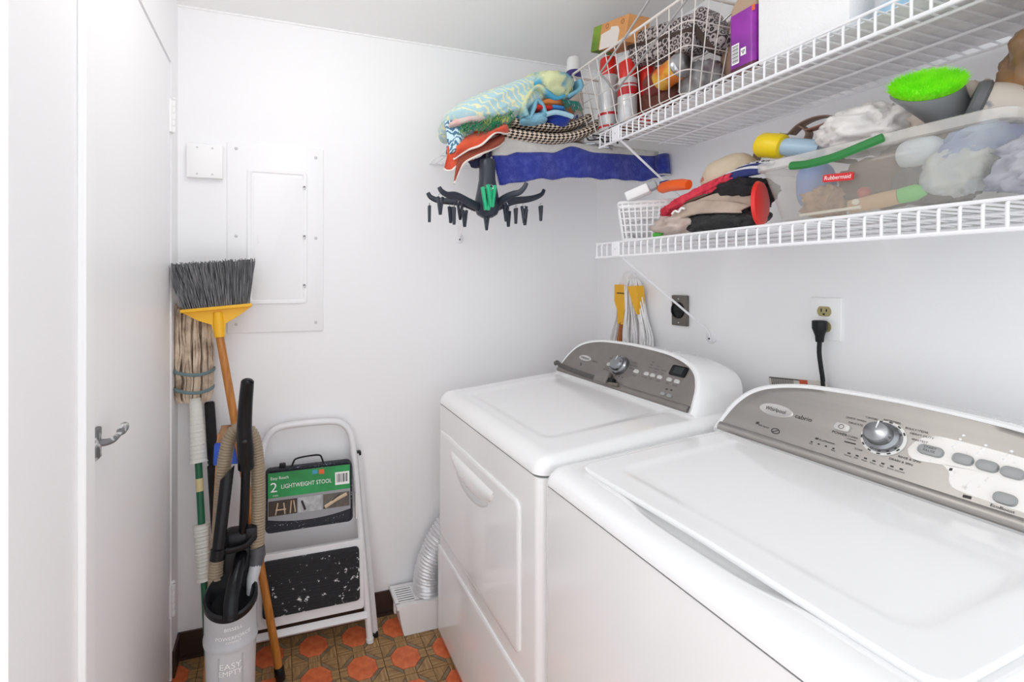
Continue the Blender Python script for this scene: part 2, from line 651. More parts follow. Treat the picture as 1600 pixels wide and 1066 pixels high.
# ------------------------------------------------------------------ unseen globe lamp, added to brighten the room and its ceiling
t = thing('added_fill_lamp', 'added globe fill lamp on a short stem, out of view', 'lamp', (LAMP[0], LAMP[1], ZC))
MB().lathe([(0.06, ZC), (0.06, ZC - 0.012), (0.045, ZC - 0.03), (0.012, ZC - 0.035), (0.012, ZC - 0.10)], 32, c=(LAMP[0], LAMP[1], 0)).build('fill_lamp_base', M_wplas, t)
o = MB().lathe([(0.012, 0.128), (0.02, 0.12), (0.022, 0.09), (0.075, 0.08), (0.11, 0.03), (0.115, 0.0), (0.105, -0.045), (0.07, -0.09), (0.001, -0.115)], 32, c=LAMP).build('fill_lamp_globe', mat('clear_globe', (255, 252, 246), 0.05, alpha=0.06), t)

# ------------------------------------------------------------------ wall fittings
# breaker panel on the back wall
t = thing('breaker_panel', 'white painted breaker panel with a closed door on the back wall', 'breaker panel', (-0.008, YB, 1.152))
MB().rbox((-0.0085, YB - 0.004, 1.5035), (0.345, 0.008, 0.703), 0.003, 2).build('cover_plate', M_door, t)
b = MB()
def rrect(x0, x1, z0, z1, r, n=6):
    P = []
    for cx_, cz_, a0 in ((x1 - r, z0 + r, -90), (x1 - r, z1 - r, 0), (x0 + r, z1 - r, 90), (x0 + r, z0 + r, 180)):
        for k in range(n + 1):
            a = math.radians(a0 + 90 * k / n)
            P.append((cx_ + r * math.cos(a), cz_ + r * math.sin(a)))
    return P
def back_rings(outs):
    return [[V((x, y, z)) for x, z in P] for P, y in outs]
x0, x1, z0, z1 = -0.113, 0.103, 1.258, 1.763
b.rings(back_rings([(rrect(x0, x1, z0, z1, .015), YB - 0.007), (rrect(x0, x1, z0, z1, .015), YB - 0.012),
                    (rrect(x0 + .003, x1 - .003, z0 + .003, z1 - .003, .013), YB - 0.0145), (rrect(x0 + .012, x1 - .012, z0 + .012, z1 - .012, .010), YB - 0.0145),
                    (rrect(x0 + .016, x1 - .016, z0 + .016, z1 - .016, .009), YB - 0.0105), (rrect(x0 + .024, x1 - .024, z0 + .024, z1 - .024, .008), YB - 0.0135)]), False, True)
d = b.build('panel_door', M_door, t)
for z in (1.70, 1.512, 1.325):
    MB().rbox((0.092, YB - 0.0155, z), (0.009, 0.004, 0.014), 0.0015, 2).build('hinge_pin', M_smear, d)
MB().rbox((-0.074, YB - 0.0145, 1.50), (0.006, 0.003, 0.03), 0.001, 1).build('latch', M_trim, d)
M_screw = mat('painted_screw', (205, 205, 208), 0.4)
for x, z in ((-0.15, 1.832), (0.135, 1.82), (-0.15, 1.51), (0.135, 1.51), (0.135, 1.185), (-0.15, 1.185)):
    MB().lathe([(0.006, 0), (0.006, 0.001), (0.003, 0.003), (0.0005, 0.0032)], 10, M=Matrix.Rotation(math.radians(90), 4, 'X'), c=(x, YB - 0.008, z)).build('screw', M_screw, t)

t = thing('chime_box', 'small square white box on the back wall beside the breaker panel', 'wall box', (-0.253, YB, 1.714))
MB().rbox((-0.253, YB - 0.012, 1.776), (0.118, 0.024, 0.122), 0.003, 2).build('cover', M_trim, t)
MB().tube([(-0.278 + 0.05 * k / 8, YB - 0.012, 1.836 + 0.006 * math.sin(math.pi * k / 8)) for k in range(9)], 0.0022, 6).build('top_tab', M_trim, t)
for x in (-0.278, -0.228):
    for z in (1.728, 1.822):
        MB().lathe([(0.0035, 0), (0.003, 0.0015), (0.0005, 0.002)], 8, M=Matrix.Rotation(math.radians(90), 4, 'X'), c=(x, YB - 0.024, z)).build('screw', M_screw, t)

# dryer receptacle
t = thing('dryer_outlet', 'grey steel outlet plate with a round black dryer socket', 'outlet', (XR, 1.415, 1.18))
MB().rbox((XR - 0.006, 1.415, 1.235), (0.012, 0.072, 0.113), 0.003, 2).build('plate', mat('plate_steel', (118, 112, 106), 0.4, metal=0.7), t)
RX = Matrix.Rotation(math.radians(-90), 4, 'Y')
s_ = MB().lathe([(0.031, 0), (0.031, 0.003), (0.029, 0.006), (0.024, 0.0065), (0.0235, 0.003), (0.0005, 0.003)], 28, M=RX, c=(XR - 0.011, 1.42, 1.236)).build('socket', M_black, t)
for a in (90, 210, 330):
    ca, sa = math.cos(math.radians(a)), math.sin(math.radians(a))
    MB().box((XR - 0.0145, 1.42 + 0.012 * ca, 1.236 + 0.012 * sa), (0.002, 0.004, 0.010), Matrix.Rotation(math.radians(a - 90), 4, 'X')).build('slot', mat('slot_dark', (5, 5, 5), 0.8), s_)
for z in (1.252 + 0.026, 1.19):
    MB().lathe([(0.003, 0), (0.0025, 0.0015), (0.0005, 0.002)], 8, M=RX, c=(XR - 0.012, 1.417, z)).build('screw', M_screw, t)

# duplex outlet
t = thing('wall_outlet', 'white duplex outlet plate with ivory socket above the washer', 'outlet', (XR, 0.917, 1.187))
MB().rbox((XR - 0.003, 0.917, 1.243), (0.006, 0.076, 0.115), 0.002, 2).build('plate', M_trim, t)
for z in (1.263, 1.221):
    P = []
    for k in range(32):
        a = 2 * math.pi * k / 32
        P.append((0.0175 * math.cos(a), max(-0.0135, min(0.0135, 0.0175 * math.sin(a)))))
    fr = frame((XR - 0.005, 0.919, z), (0, -1, 0), (0, 0, 1))
    q = MB().prism(P, 0.003, fr).build('receptacle', mat('ivory', (172, 160, 112), 0.5), t)
    if z > 1.25:
        for dy, hh in ((0.0065, 0.009), (-0.0065, 0.0075)):
            MB().box((XR - 0.0085, 0.919 + dy, z + 0.003), (0.0012, 0.0022, hh)).build('slot', MATS['slot_dark'], q)
        MB().lathe([(0.0027, 0), (0.0027, 0.0008)], 10, M=RX, c=(XR - 0.008, 0.919, z - 0.0075)).build('slot', MATS['slot_dark'], q)
t = thing('power_cable', 'black plug and power cord hanging from the duplex outlet', 'power cord', (XR - 0.03, 0.918, 1.0))
b = MB()
def sect(z, wy, wx, x=XR - 0.026):
    return [V((x + wx * math.cos(a), 0.918 + wy * math.sin(a), z)) for a in [2 * math.pi * k / 16 for k in range(16)]]
b.rings([sect(1.239, .014, .013), sect(1.237, .0175, .0165), sect(1.217, .0175, .0165), sect(1.205, .013, .013), sect(1.196, .0105, .010), sect(1.182, .0095, .009), sect(1.18, .008, .008)])
b.build('plug', M_black, t)
MB().tube(spline([(XR - 0.026, 0.918, 1.183), (XR - 0.026, 0.919, 1.15), (XR - 0.025, 0.915, 1.11), (XR - 0.024, 0.910, 1.06), (XR - 0.024, 0.91, 0.95), (XR - 0.03, 0.88, 0.75)]), 0.0055, 10).build('cord', M_black, t)

t = thing('paper_guide', 'folded paper guide with orange tab standing behind the washer console', 'booklet', (1.405, 0.975, 0.98))
Mp = frame((1.40, 1.05, 1.02), (0.0, -1, 0.10), (0, 0, 1))
MB().box((0, 0, 0), (0.16, 0.10, 0.002)).xf(Mp @ Matrix.Translation((0.072, -0.01, 0))).build('page', mat('paper', (206, 200, 192), 0.8), t)
def pg(x, y, h=0.0012):
    return Mp @ V((x, y, h))
b = MB()
for k in range(22):
    x = 0.0 + k * 0.003
    b.add([pg(x, 0.0), pg(x + 0.0016, 0.0), pg(x + 0.0016, 0.036), pg(x, 0.036)], [(0, 1, 2, 3)])
b.add([pg(-0.006, 0.036), pg(0.10, 0.036), pg(0.10, 0.039), pg(-0.006, 0.039)], [(0, 1, 2, 3)])
b.build('printed_bars', M_ink, t, smooth=0, fix=False)
MB().add([pg(0.082, 0.0, .0016), pg(0.104, 0.0, .0016), pg(0.104, 0.039, .0016), pg(0.082, 0.039, .0016)], [(0, 1, 2, 3)]).build('orange_tab', mat('tab_orange', (196, 84, 52), 0.7), t, smooth=0, fix=False)

# ------------------------------------------------------------------ washer and dryer
XFR = 0.575
def arch(w, h, n=14):
    """half-symmetric console outline from (-w,0) over the top to (w,0): list of (s, height)"""
    half = [(1.0, -0.004), (0.995, 0.10), (0.962, 0.36), (0.925, 0.53), (0.86, 0.70), (0.74, 0.84), (0.53, 0.945), (0.27, 0.985), (0.0, 1.0)]
    pts = spline([(a * w, b_ * h, 0) for a, b_ in half], 4)
    L = [(p.x, p.y) for p in pts]
    return [(-x, y) for x, y in L] + [(x, y) for x, y in L[::-1][1:]]
def console(t, yc, hw, xb, zb, pm):
    """sloping control console; returns a map from (right, up, out) on its face to world"""
    s = 0.68
    L = math.sqrt(1 + s * s)
    upv = V((s / L, 0, 1 / L))
    nrm = V((-1 / L, 0, s / L))
    def face(r, u, o=0.0):      # r to the viewer's right (-Y)
        return V((xb, yc - r, zb)) + upv * u + nrm * o
    rr = []
    for dw, dh, out, back in ((0.000, 0.000, 0.002, 0), (0.006, 0.005, 0.004, 0), (0.013, 0.010, 0.001, 0), (0.018, 0.013, -0.008, 0), (0.019, 0.014, -0.02, 0.02), (0.017, 0.010, -0.03, 0.09), (0.010, -0.006, -0.03, 0.14), (-0.01, -0.03, -0.03, 0.165)):
        P = arch(hw + dw, 0.167 + dh)
        rr.append([face(x, y, out) + V((back, 0, 0)) for x, y in P])
    for r in rr:
        for p in r:
            if p.z < zb - 0.004:
                p.z = zb - 0.012
    MB().rings(rr, True, True).build('console', M_white, t)
    # metal fascia, one smooth sheet slightly proud with a rolled lower edge
    b = MB()
    P = arch(hw - 0.001, 0.166)
    rings = []
    for k, o in ((1.0, 0.001), (0.995, 0.0042), (0.985, 0.005), (0.9, 0.005), (0.6, 0.005), (0.3, 0.005), (0.02, 0.005)):
        rings.append([face(x * k, 0.07 + (y - 0.07) * k, o) for x, y in P])
    b.rings(rings, False, True)
    fas = b.build('fascia', pm, t)
    b = MB()
    def roll(u, v):
        a = math.pi * v
        r = -hw + 0.002 + (2 * hw - 0.004) * u
        return face(r, 0.009 - 0.011 * math.cos(a), 0.004 + 0.006 * math.sin(a))
    b.grid(roll, 60, 8)
    b.build('rolled_edge', pm, t)
    return face, fas

def top_sheet(t, y0, y1, ztop, name, m, emboss=None, nx=56, ny=56, x_end=1.32):
    """crowned top with rounded front and sides, skirted down to the seam"""
    b = MB()
    r = 0.028
    def fn(u, v):
        if u < 0.3:
            a = (u / 0.3) * math.pi / 2
            x = XFR - 0.003 + 0.055 * (1 - math.cos(a))
            z = 0.889 + (ztop(XFR + 0.052) - 0.889) * math.sin(a)
        else:
            x = XFR + 0.052 + (x_end - XFR - 0.052) * ((u - 0.3) / 0.7)
            z = ztop(x)
        if v < 0.14:
            a = (v / 0.14) * math.pi / 2
            y = y0 + r * (1 - math.cos(a))
            k = math.sin(a)
        elif v > 0.86:
            a = ((1 - v) / 0.14) * math.pi / 2
            y = y1 - r * (1 - math.cos(a))
            k = math.sin(a)
        else:
            y = y0 + r + (y1 - y0 - 2 * r) * (v - 0.14) / 0.72
            k = 1
        drop = r * (1 - k)
        z2 = max(0.889, z - drop) if u > 0 else 0.889
        if drop > 0.99 * r:
            z2 = 0.889 + 0.0 * z
        else:
            z2 = 0.889 + (z - 0.889) * (1 - (1 - k) * min(1, r / max(z - 0.889, 0.001)) * 1.0)
        # round the front corners in plan
        cr = 0.03
        if x < XFR + cr:
            d = min(y - y0, y1 - y)
            if d < cr:
                x += (cr - math.sqrt(max(0, cr * cr - (cr - d) ** 2))) * (1 - (x - XFR) / cr)
        if emboss:
            z2 += emboss(x, y)
        return V((x, y, z2))
    b.grid(fn, nx, ny)
    return b.build(name, m, t, smooth=60)

def cabinet(t, y0, y1):
    P = []
    r = 0.022
    x1 = 1.30
    for cx_, cy_, a0 in ((XFR + r, y0 + r, 180), (x1 - .005, y0 + .005, 270), (x1 - .005, y1 - .005, 0), (XFR + r, y1 - r, 90)):
        rad = r if cx_ < 1 else 0.005
        for k in range(7):
            a = math.radians(a0 + 90 * k / 6)
            P.append((cx_ + rad * math.cos(a), cy_ + rad * math.sin(a)))
    ring = lambda z: [V((x, y, z)) for x, y in P]
    MB().rings([ring(0.02), ring(0.884)]).build('cabinet', M_white, t)
    for x in (XFR + 0.05, x1 - 0.06):
        for y in (y0 + 0.05, y1 - 0.05):
            MB().lathe([(0.018, 0), (0.018, 0.008), (0.008, 0.01), (0.008, 0.025)], 12, c=(x, y, 0)).build('foot', M_black, t)

def sstep(a, b_, x):
    k = min(1, max(0, (x - a) / (b_ - a)))
    return k * k * (3 - 2 * k)
def rr_dist(x, y, x0, x1, y0, y1, r):
    """signed distance inside a rounded rectangle (positive inside)"""
    qx = abs(x - (x0 + x1) / 2) - (x1 - x0) / 2 + r
    qy = abs(y - (y0 + y1) / 2) - (y1 - y0) / 2 + r
    return -(math.hypot(max(qx, 0), max(qy, 0)) + min(max(qx, qy), 0) - r)

# --- dryer
D0, D1 = 0.988, 1.728
dz = lambda x: 0.926 + 0.056 * sstep(0.45, 1.25, x) ** 1.0
dryer = thing('dryer', 'white front-loading dryer against the back wall', 'dryer', (0.93, (D0 + D1) / 2, 0))
cabinet(dryer, D0, D1)
top_sheet(dryer, D0, D1, dz, 'top', M_white, emboss=lambda x, y: -0.004 * sstep(-0.004, 0.012, rr_dist(x, y, 0.66, 1.25, 1.10, 1.635, 0.04)), nx=90, ny=70)
def front_panel(t, name, y0, y1, z0, z1, r, o=0.004, m=None):
    rr = []
    for ins, d in ((0, 0), (0, o), (0.003, o + 0.002), (0.012, o + 0.003)):
        rr.append([V((XFR - d, y, z)) for y, z in rrect(y0 + ins, y1 - ins, z0 + ins, z1 - ins, max(r - ins * 0.5, .004))])
    return MB().rings(rr, False, True).build(name, m or M_white, t)
dd = front_panel(dryer, 'door', 1.078, 1.700, 0.405, 0.792, 0.022)
front_panel(dryer, 'toe_panel', D0 + 0.006, D1 - 0.006, 0.03, 0.356, 0.010, 0.003)
# crescent pull
b = MB()
yc, hw = 1.392, 0.17
def pull(u, v):
    s = -1 + 2 * u
    zt = 0.758 - 0.0 * s
    zb_ = zt - 0.012 - 0.058 * math.sqrt(max(0, 1 - s * s))
    a = math.pi * v
    z = zt + (zb_ - zt) * v
    bul = math.sin(a) ** 0.7 * (0.004 + 0.012 * math.sqrt(max(0, 1 - s * s)))
    return V((XFR - 0.005 - bul, yc + s * hw, z))
b.grid(pull, 40, 12)
b.build('handle', M_white, dd)
b = MB()
def scoop(u, v):
    s = (-1 + 2 * u) * 0.78
    w = math.sqrt(max(0, 1 - (s / 0.8) ** 2))
    zt = 0.758 - 0.012 - 0.058 * math.sqrt(1 - (s) ** 2)
    a = math.pi * v
    return V((XFR - 0.0066 - 0.0035 * math.sin(a) * w, yc + s * hw, zt - 0.026 * w * v))
b.grid(scoop, 30, 8)
b.build('grip_scoop', mat('white_enamel_soft', (226, 226, 228), 0.3), dd)
face, fas = console(dryer, 1.364, 0.327, 1.07, 0.982, M_panel_d)

def knob(t, face, r, u, rad, ring=True):
    M = frame(face(r, u, 0.005), (0, -1, 0), face(0, 1) - face(0, 0))
    k = MB().lathe([(rad * 0.98, 0), (rad, 0.004), (rad * 0.92, 0.012), (rad * 0.78, 0.015), (rad * 0.74, 0.016), (rad * 0.70, 0.026), (rad * 0.62, 0.030), (rad * 0.3, 0.0315), (0.0003, 0.032)], 36, M=M).build('dial', M_dial, t)
    MB().box((0, 0, 0), (0.002, rad * 0.5, 0.001)).xf(M @ Matrix.Translation((0.0, rad * 0.45, 0.0312))).build('pointer', M_inkw, k)
    if ring:
        MB().lathe([(rad * 1.16, 0), (rad * 1.16, 0.002), (rad * 1.1, 0.003), (rad * 1.0, 0.003)], 40, M=M, cap=False).build('dial_ring', mat('ring_white', (232, 230, 226), 0.35), t)
    return k
M_dial = mat('dial_chrome', (150, 152, 156), 0.22, metal=0.9)
M_dialg = mat('dial_grey', (120, 124, 130), 0.25, metal=0.7)
def button(t, face, r, u, w, h, m, up=0.004, tilt=0.0):
    fr = frame(face(r, u, 0.0045), (0, -1, 0), face(0, 1) - face(0, 0))
    P = lambda k: rrect(-w / 2 * k, w / 2 * k, -h / 2 * k, h / 2 * k, h * 0.42 * k, 4)
    rr = [[fr @ V((x, y, z)) for x, y in P(k)] for k, z in ((1, 0), (1, up * .6), (0.9, up), (0.6, up * 1.1))]
    return MB().rings(rr, False, True).build('button', m, t)
M_btn = mat('button_silver', (206, 204, 200), 0.25, metal=0.3)
M_btng = mat('button_grey', (158, 160, 160), 0.42, metal=0.35)
M_badge = mat('badge_silver', (208, 206, 202), 0.3, metal=0.5)
def badge(t, face, r, u, w, h):
    rr = [[face(r + w * k * math.cos(a), u + h * k * math.sin(a), o) for a in [2 * math.pi * i / 36 for i in range(36)]] for k, o in ((1, 0.004), (1, 0.0065), (0.94, 0.0072), (0.86, 0.0066), (0.3, 0.007))]
    return MB().rings(rr, False, True).build('badge', M_badge, t)

# dryer controls
Y0d = 1.364
bd = badge(dryer, face, Y0d - 1.563, 0.079, 0.036, 0.0115)
lettering([('Whirlpool', Y0d - 1.563, 0.079, 0.013, 0.95)], M_ink, bd, lambda x, y, o: face(x, y, 0.0078))
kn = knob(dryer, face, Y0d - 1.366, 0.083, 0.035, ring=False)
for y in (1.242, 1.215, 1.186, 1.148, 1.119):
    button(dryer, face, Y0d - y, 0.079, 0.020, 0.013, M_btn)
button(dryer, face, Y0d - 1.424, 0.078, 0.018, 0.014, M_btn)
button(dryer, face, Y0d - 1.287, 0.078, 0.022, 0.014, M_btn)
for y in (1.145, 1.12):
    button(dryer, face, Y0d - y, 0.031, 0.018, 0.011, M_btng)
fr = frame(face(Y0d - 1.131, 0.112, 0.0045), (0, -1, 0), face(0, 1) - face(0, 0))
sc = MB().rings([[fr @ V((x, y, z)) for x, y in rrect(-.030 * k, .030 * k, -.017 * k, .017 * k, .006, 4)] for k, z in ((1, 0), (1, 0.003), (0.93, 0.0035))], False, True).build('display', M_blackg, dryer)
MB().rings([[fr @ V((x, y + .001, z)) for x, y in rrect(-.017 * k, .017 * k, -.011 * k, .011 * k, .002, 2)] for k, z in ((1, 0.003), (1, 0.0042), (0.9, 0.0042))], False, True).build('screen', mat('lcd_dark', (34, 40, 40), 0.2), sc)
L = [('cabrio', Y0d - 1.50, 0.076, 0.012, 1), ('POWER', Y0d - 1.424, 0.064, 0.006, 1), ('START', Y0d - 1.287, 0.063, 0.006, 1)]
for k, w in enumerate(('NORMAL', 'HEAVY DUTY', 'CASUAL')):
    L.append((w, Y0d - 1.313, 0.106 - 0.011 * k, 0.0065, 1))
for k, w in enumerate(('TIMED DRY', 'DELICATE', 'QUICK DRY')):
    L.append((w, Y0d - 1.425, 0.103 - 0.046 * k, 0.006, 1))
for k, y in enumerate((1.245, 1.217, 1.188, 1.150, 1.121)):
    L.append((('DRYNESS', 'TEMP', 'STEAM', 'TIME', 'SIGNAL')[k], Y0d - y, 0.066, 0.0055, 1))
    if k < 3:
        for j in range(4 - k):
            L.append((('Less', 'Normal', 'More', 'High')[j], Y0d - y + 0.004, 0.093 + 0.010 * j, 0.0055, 1))
for j in range(6):
    L.append(('wet', Y0d - 1.42 + j * 0.017, 0.038, 0.0045, 1))
lettering(L, M_ink, fas, lambda x, y, o: face(x, y, 0.0053))
b = MB()
for j in range(6):
    q = Y0d - 1.42 + j * 0.017
    b.add([face(q, .044, .0053), face(q + .006, .044, .0053), face(q + .006, .047, .0053), face(q, .047, .0053)], [(0, 1, 2, 3)])
for y, u in ((1.575, 0.052), (1.57, 0.046), (1.128, 0.047), (1.145, 0.046)):
    q = Y0d - y
    b.add([face(q, u, .0053), face(q + .008, u, .0053), face(q + .008, u + .005, .0053), face(q, u + .005, .0053)], [(0, 1, 2, 3)])
b.build('indicator_marks', M_ink, fas, smooth=0, fix=False, kind='stuff')
# loose trim strip and its cracked catch on the dryer's console edge
t = thing('trim_strip', 'broken grey trim strip lying along the foot of the dryer console', 'trim strip', (1.05, 1.56, 0.985))
MB().tube(spline([face(-0.355, 0.024, 0.008), face(-0.335, 0.028, 0.014), face(-0.30, 0.021, 0.013), face(-0.20, 0.015, 0.015), face(-0.10, 0.013, 0.016), face(-0.045, 0.013, 0.016)], 6), 0.0095, 10, flat=0.7).build('strip', mat('strip_grey', (96, 92, 90), 0.45, metal=0.4), t)
b = MB()
fr = frame(face(-0.035, 0.022, 0.013), (0, -1, 0.1), face(0, 1) - face(0, 0))
b.rbox((-0.008, 0.002, 0.004), (0.066, 0.044, 0.020), 0.005, 2).xf(fr)
cl = b.build('catch', M_panel_d, t)
MB().box((0.040, -0.004, 0.0), (0.026, 0.014, 0.012)).xf(fr).build('broken_hole', M_black, cl)
MB().rbox((0.052, -0.016, 0.0), (0.05, 0.010, 0.010), 0.002, 1).xf(fr).build('broken_tab', mat('tab_olive', (112, 106, 92), 0.5), cl)

# --- washer
W0, W1 = 0.269, 0.968
wz = lambda x: 0.922 + 0.046 * sstep(0.45, 1.25, x)
washer = thing('washer', 'white top-loading washer in front of the dryer', 'washer', (0.93, (W0 + W1) / 2, 0))
cabinet(washer, W0, W1)
LX0, LX1, LY0, LY1 = 0.640, 1.062, 0.300, 0.922
def wemb(x, y):
    d = rr_dist(x, y, LX0 - 0.004, 1.2, LY0 - 0.004, LY1 + 0.004, 0.03)
    e = -0.004 * sstep(-0.003, 0.003, d)
    # finger scoop in front of the lid
    k = math.exp(-((y - 0.605) / 0.125) ** 4)
    e -= 0.013 * k * math.exp(-((x - 0.645) / 0.020) ** 2)
    return e
top_sheet(washer, W0, W1, wz, 'top', M_white, emboss=wemb, nx=110, ny=100)
b = MB()
def lid_outline(ins, n=8):
    P = []
    x0, x1, y0, y1, r = LX0 + ins, LX1 - ins * 0.3, LY0 + ins, LY1 - ins, max(0.028 - ins * 0.5, 0.006)
    seq = []
    for cx_, cy_, a0 in ((x1 - .004, y0 + .004, 270), (x1 - .004, y1 - .004, 0), (x0 + r, y1 - r, 90), (x0 + r, y0 + r, 180)):
        rad = .004 if cx_ > 0.9 else r
        for k in range(n + 1):
            a = math.radians(a0 + 90 * k / n)
            seq.append((cx_ + rad * math.cos(a), cy_ + rad * math.sin(a)))
    # resample straight runs so that the crown reads
    out = []
    for i in range(len(seq)):
        a, c_ = seq[i], seq[(i + 1) % len(seq)]
        L_ = math.hypot(c_[0] - a[0], c_[1] - a[1])
        m_ = max(1, int(L_ / 0.02)) if L_ > 0.03 else 1
        if m_ > 1:
            m_ = 24
        for k in range(m_):
            out.append((a[0] + (c_[0] - a[0]) * k / m_, a[1] + (c_[1] - a[1]) * k / m_))
    return out
cxl, cyl = (LX0 + LX1) / 2 + 0.06, (LY0 + LY1) / 2
rl = []
def lid_z(x, y):
    d = rr_dist(x, y, 0.700, 1.2, 0.355, 0.868, 0.04)
    bow = 0.004 * math.exp(-((y - 0.605) / 0.16) ** 2) * math.exp(-((x - LX0) / 0.03) ** 2)
    return wz(x) + 0.0075 - 0.0035 * sstep(-0.006, 0.014, d) + bow
for ins, d in ((0.003, -0.012), (0.0, -0.006), (0.0, -0.002), (0.002, 0.0)):
    rl.append([V((x, y, lid_z(x, y) + d - (0.0 if d == 0 else 0.0))) for x, y in lid_outline(ins)])
P0 = lid_outline(0.004)
for k in [1.0, 0.985, 0.965, 0.945, 0.925, 0.905, 0.885, 0.865, 0.845, 0.825, 0.80, 0.77, 0.73, 0.68, 0.6, 0.5, 0.35, 0.2, 0.04]:
    ring = []
    for x, y in P0:
        xx, yy = cxl + (x - cxl) * k, cyl + (y - cyl) * k
        ring.append(V((xx, yy, lid_z(xx, yy))))
    rl.append(ring)
b.rings(rl, True, True)
b.build('lid', M_white, washer, smooth=50)
face, fas = console(washer, 0.619, 0.331, 1.075, 0.966, M_panel)
Yw = 0.619
bd = badge(washer, face, Yw - 0.831, 0.086, 0.040, 0.0155)
lettering([('Whirlpool', Yw - 0.831, 0.086, 0.0135, 0.85)], M_ink, bd, lambda x, y, o: face(x, y, 0.0078))
knob(washer, face, 0.0, 0.087, 0.031)
b = MB()
for k in range(12):
    a = math.radians(-150 + k * 27.3 + 180)
    r0, r1, w = 0.0325, 0.0352, 0.09
    b.add([face(r0 * math.cos(a - w), .087 + r0 * math.sin(a - w), .0084), face(r1 * math.cos(a - w), .087 + r1 * math.sin(a - w), .0084), face(r1 * math.cos(a + w), .087 + r1 * math.sin(a + w), .0084), face(r0 * math.cos(a + w), .087 + r0 * math.sin(a + w), .0084)], [(0, 1, 2, 3)])
b.build('dial_marks', M_ink, fas, smooth=0, fix=False)
pb = button(washer, face, Yw - 0.691, 0.087, 0.030, 0.018, M_btn)
b = MB()
b.tube([face(Yw - .691 + .0045 * math.cos(a), .087 + .0045 * math.sin(a), .0092) for a in [2 * math.pi * k / 16 for k in range(16)]], .0005, 5, closed=True)
b.build('power_symbol', M_ink, pb)
# pale raised patch with an irregular outline on the fascia
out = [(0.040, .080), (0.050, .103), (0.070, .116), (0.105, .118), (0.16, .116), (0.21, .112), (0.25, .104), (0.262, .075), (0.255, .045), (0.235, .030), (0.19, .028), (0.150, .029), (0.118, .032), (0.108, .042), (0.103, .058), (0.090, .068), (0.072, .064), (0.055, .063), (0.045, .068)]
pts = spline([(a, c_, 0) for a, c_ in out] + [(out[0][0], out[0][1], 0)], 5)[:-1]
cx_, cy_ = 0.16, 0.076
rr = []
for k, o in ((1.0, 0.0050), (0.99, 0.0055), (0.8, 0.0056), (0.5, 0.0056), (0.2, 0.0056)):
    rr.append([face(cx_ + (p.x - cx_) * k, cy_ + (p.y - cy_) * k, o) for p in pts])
b = MB().rings(rr, False, True).build('pale_patch', mat('patch_pale', (246, 243, 238), 0.5, rgb2=(206, 200, 192), vscale=90, ramp=(0.62, 0.8), detail=6), fas, fix=True)
for y, u, w in ((0.547, .086, .036), (0.504, .086, .032), (0.474, .0855, .030), (0.445, .085, .030), (0.443, .040, .030), (0.405, .085, .030)):
    q = button(washer, face, Yw - y, u, w if w > .033 else .027, .019, M_btng, 0.006)
    fr = frame(face(Yw - y, u + .001, .0105), (0, -1, 0), face(0, 1) - face(0, 0))
    if w < .033:
        MB().rbox((0, 0, 0), (.013, .0035, .001), .0004, 1).xf(fr).build('bar', M_inkw, q)
    else:
        lettering([('START', 0, .0025, .006, 1), ('PAUSE', 0, -.0035, .006, 1)], M_ink, q, lambda x, y_, o: fr @ V((x, y_, .0008)))
L = [('cabrio', -.149, .085, .0145, 1.0), ('POWER', -.072, .0725, .0078, 1.05)]
L += [('CASUAL', -.030, .1215, .0058, 1), ('NORMAL', .003, .1245, .0066, 1.05), ('QUICK WASH', -.055, .1115, .0058, 1), ('DELICATE', -.052, .1015, .0058, 1), ('BULKY ITEMS', .042, .1185, .0058, 1), ('HEAVY DUTY', .052, .1105, .0058, 1), ('WHITEST', .052, .0995, .0058, 1)]
L += [('CLEAN', -.048, .0725, .0058, 1), ('WASHER', -.048, .0665, .0042, 1), ('SOAK', -.030, .0505, .0055, 1), ('RINSE & SPIN', .048, .0600, .0058, 1), ('DRAIN & SPIN', .038, .0510, .0058, 1)]
L += [('EcoMonitor', -.087, .0475, .0062, 1), ('Less', -.114, .0335, .0045, 1), ('Best', -.070, .0335, .0045, 1), ('6th Sense', -.222, .040, .0066, 1)]
for k, w in enumerate(('Sensing', 'Add', 'Wash', 'Rinse', 'Spin', 'Done', 'Lid Lock')):
    L.append((w, -.043 + k * .0142, .0325, .0042, 1))
L.append(('EcoBoost', Yw - .443, .024, .007, 1))
lettering(L, M_ink, fas, lambda x, y, o: face(x, y, .0058))
b = MB()
for k in range(7):
    q = -.045 + k * .0142
    b.add([face(q, .036, .0055), face(q + .005, .036, .0055), face(q + .005, .039, .0055), face(q, .039, .0055)], [(0, 1, 2, 3)])
for k in range(4):
    q = -.116 + k * .0143
    b.add([face(q, .036, .0055), face(q + .004, .036, .0055), face(q + .004, .039, .0055), face(q, .039, .0055)], [(0, 1, 2, 3)])
for q, u, w, h_ in ((-.110, .0455, .006, .005), (-.058, .0575, .020, .0035), (Yw - .862, .040, .007, .007), (.130, .022, .010, .006), (.103, .060, .004, .006)):
    b.add([face(q, u, .0058), face(q + w, u + .001, .0058), face(q + w, u + h_, .0058), face(q, u + h_ - .001, .0058)], [(0, 1, 2, 3)])
b.tube([face(Yw - .812 + .009 * math.cos(a), .037 + .006 * math.sin(a), .0055) for a in [2 * math.pi * k / 20 for k in range(20)]], .001, 4, closed=True)
b.tube([face(Yw - .818, .033, .0055), face(Yw - .806, .041, .0055)], .0008, 4)
b.build('indicator_marks', M_ink, fas, smooth=0, fix=False, kind='stuff')
for x, n in ((.098, 4), (.130, 3), (.160, 3)):
    for k in range(n):
        fr = frame(face(x + k * .0022, .104 + k * .0085, .005), (0, -1, 0), face(0, 1) - face(0, 0))
        MB().lathe([(.0022, 0), (.0022, .001), (.0012, .0014)], 10, M=fr).build('indicator_light', M_inkw, fas)

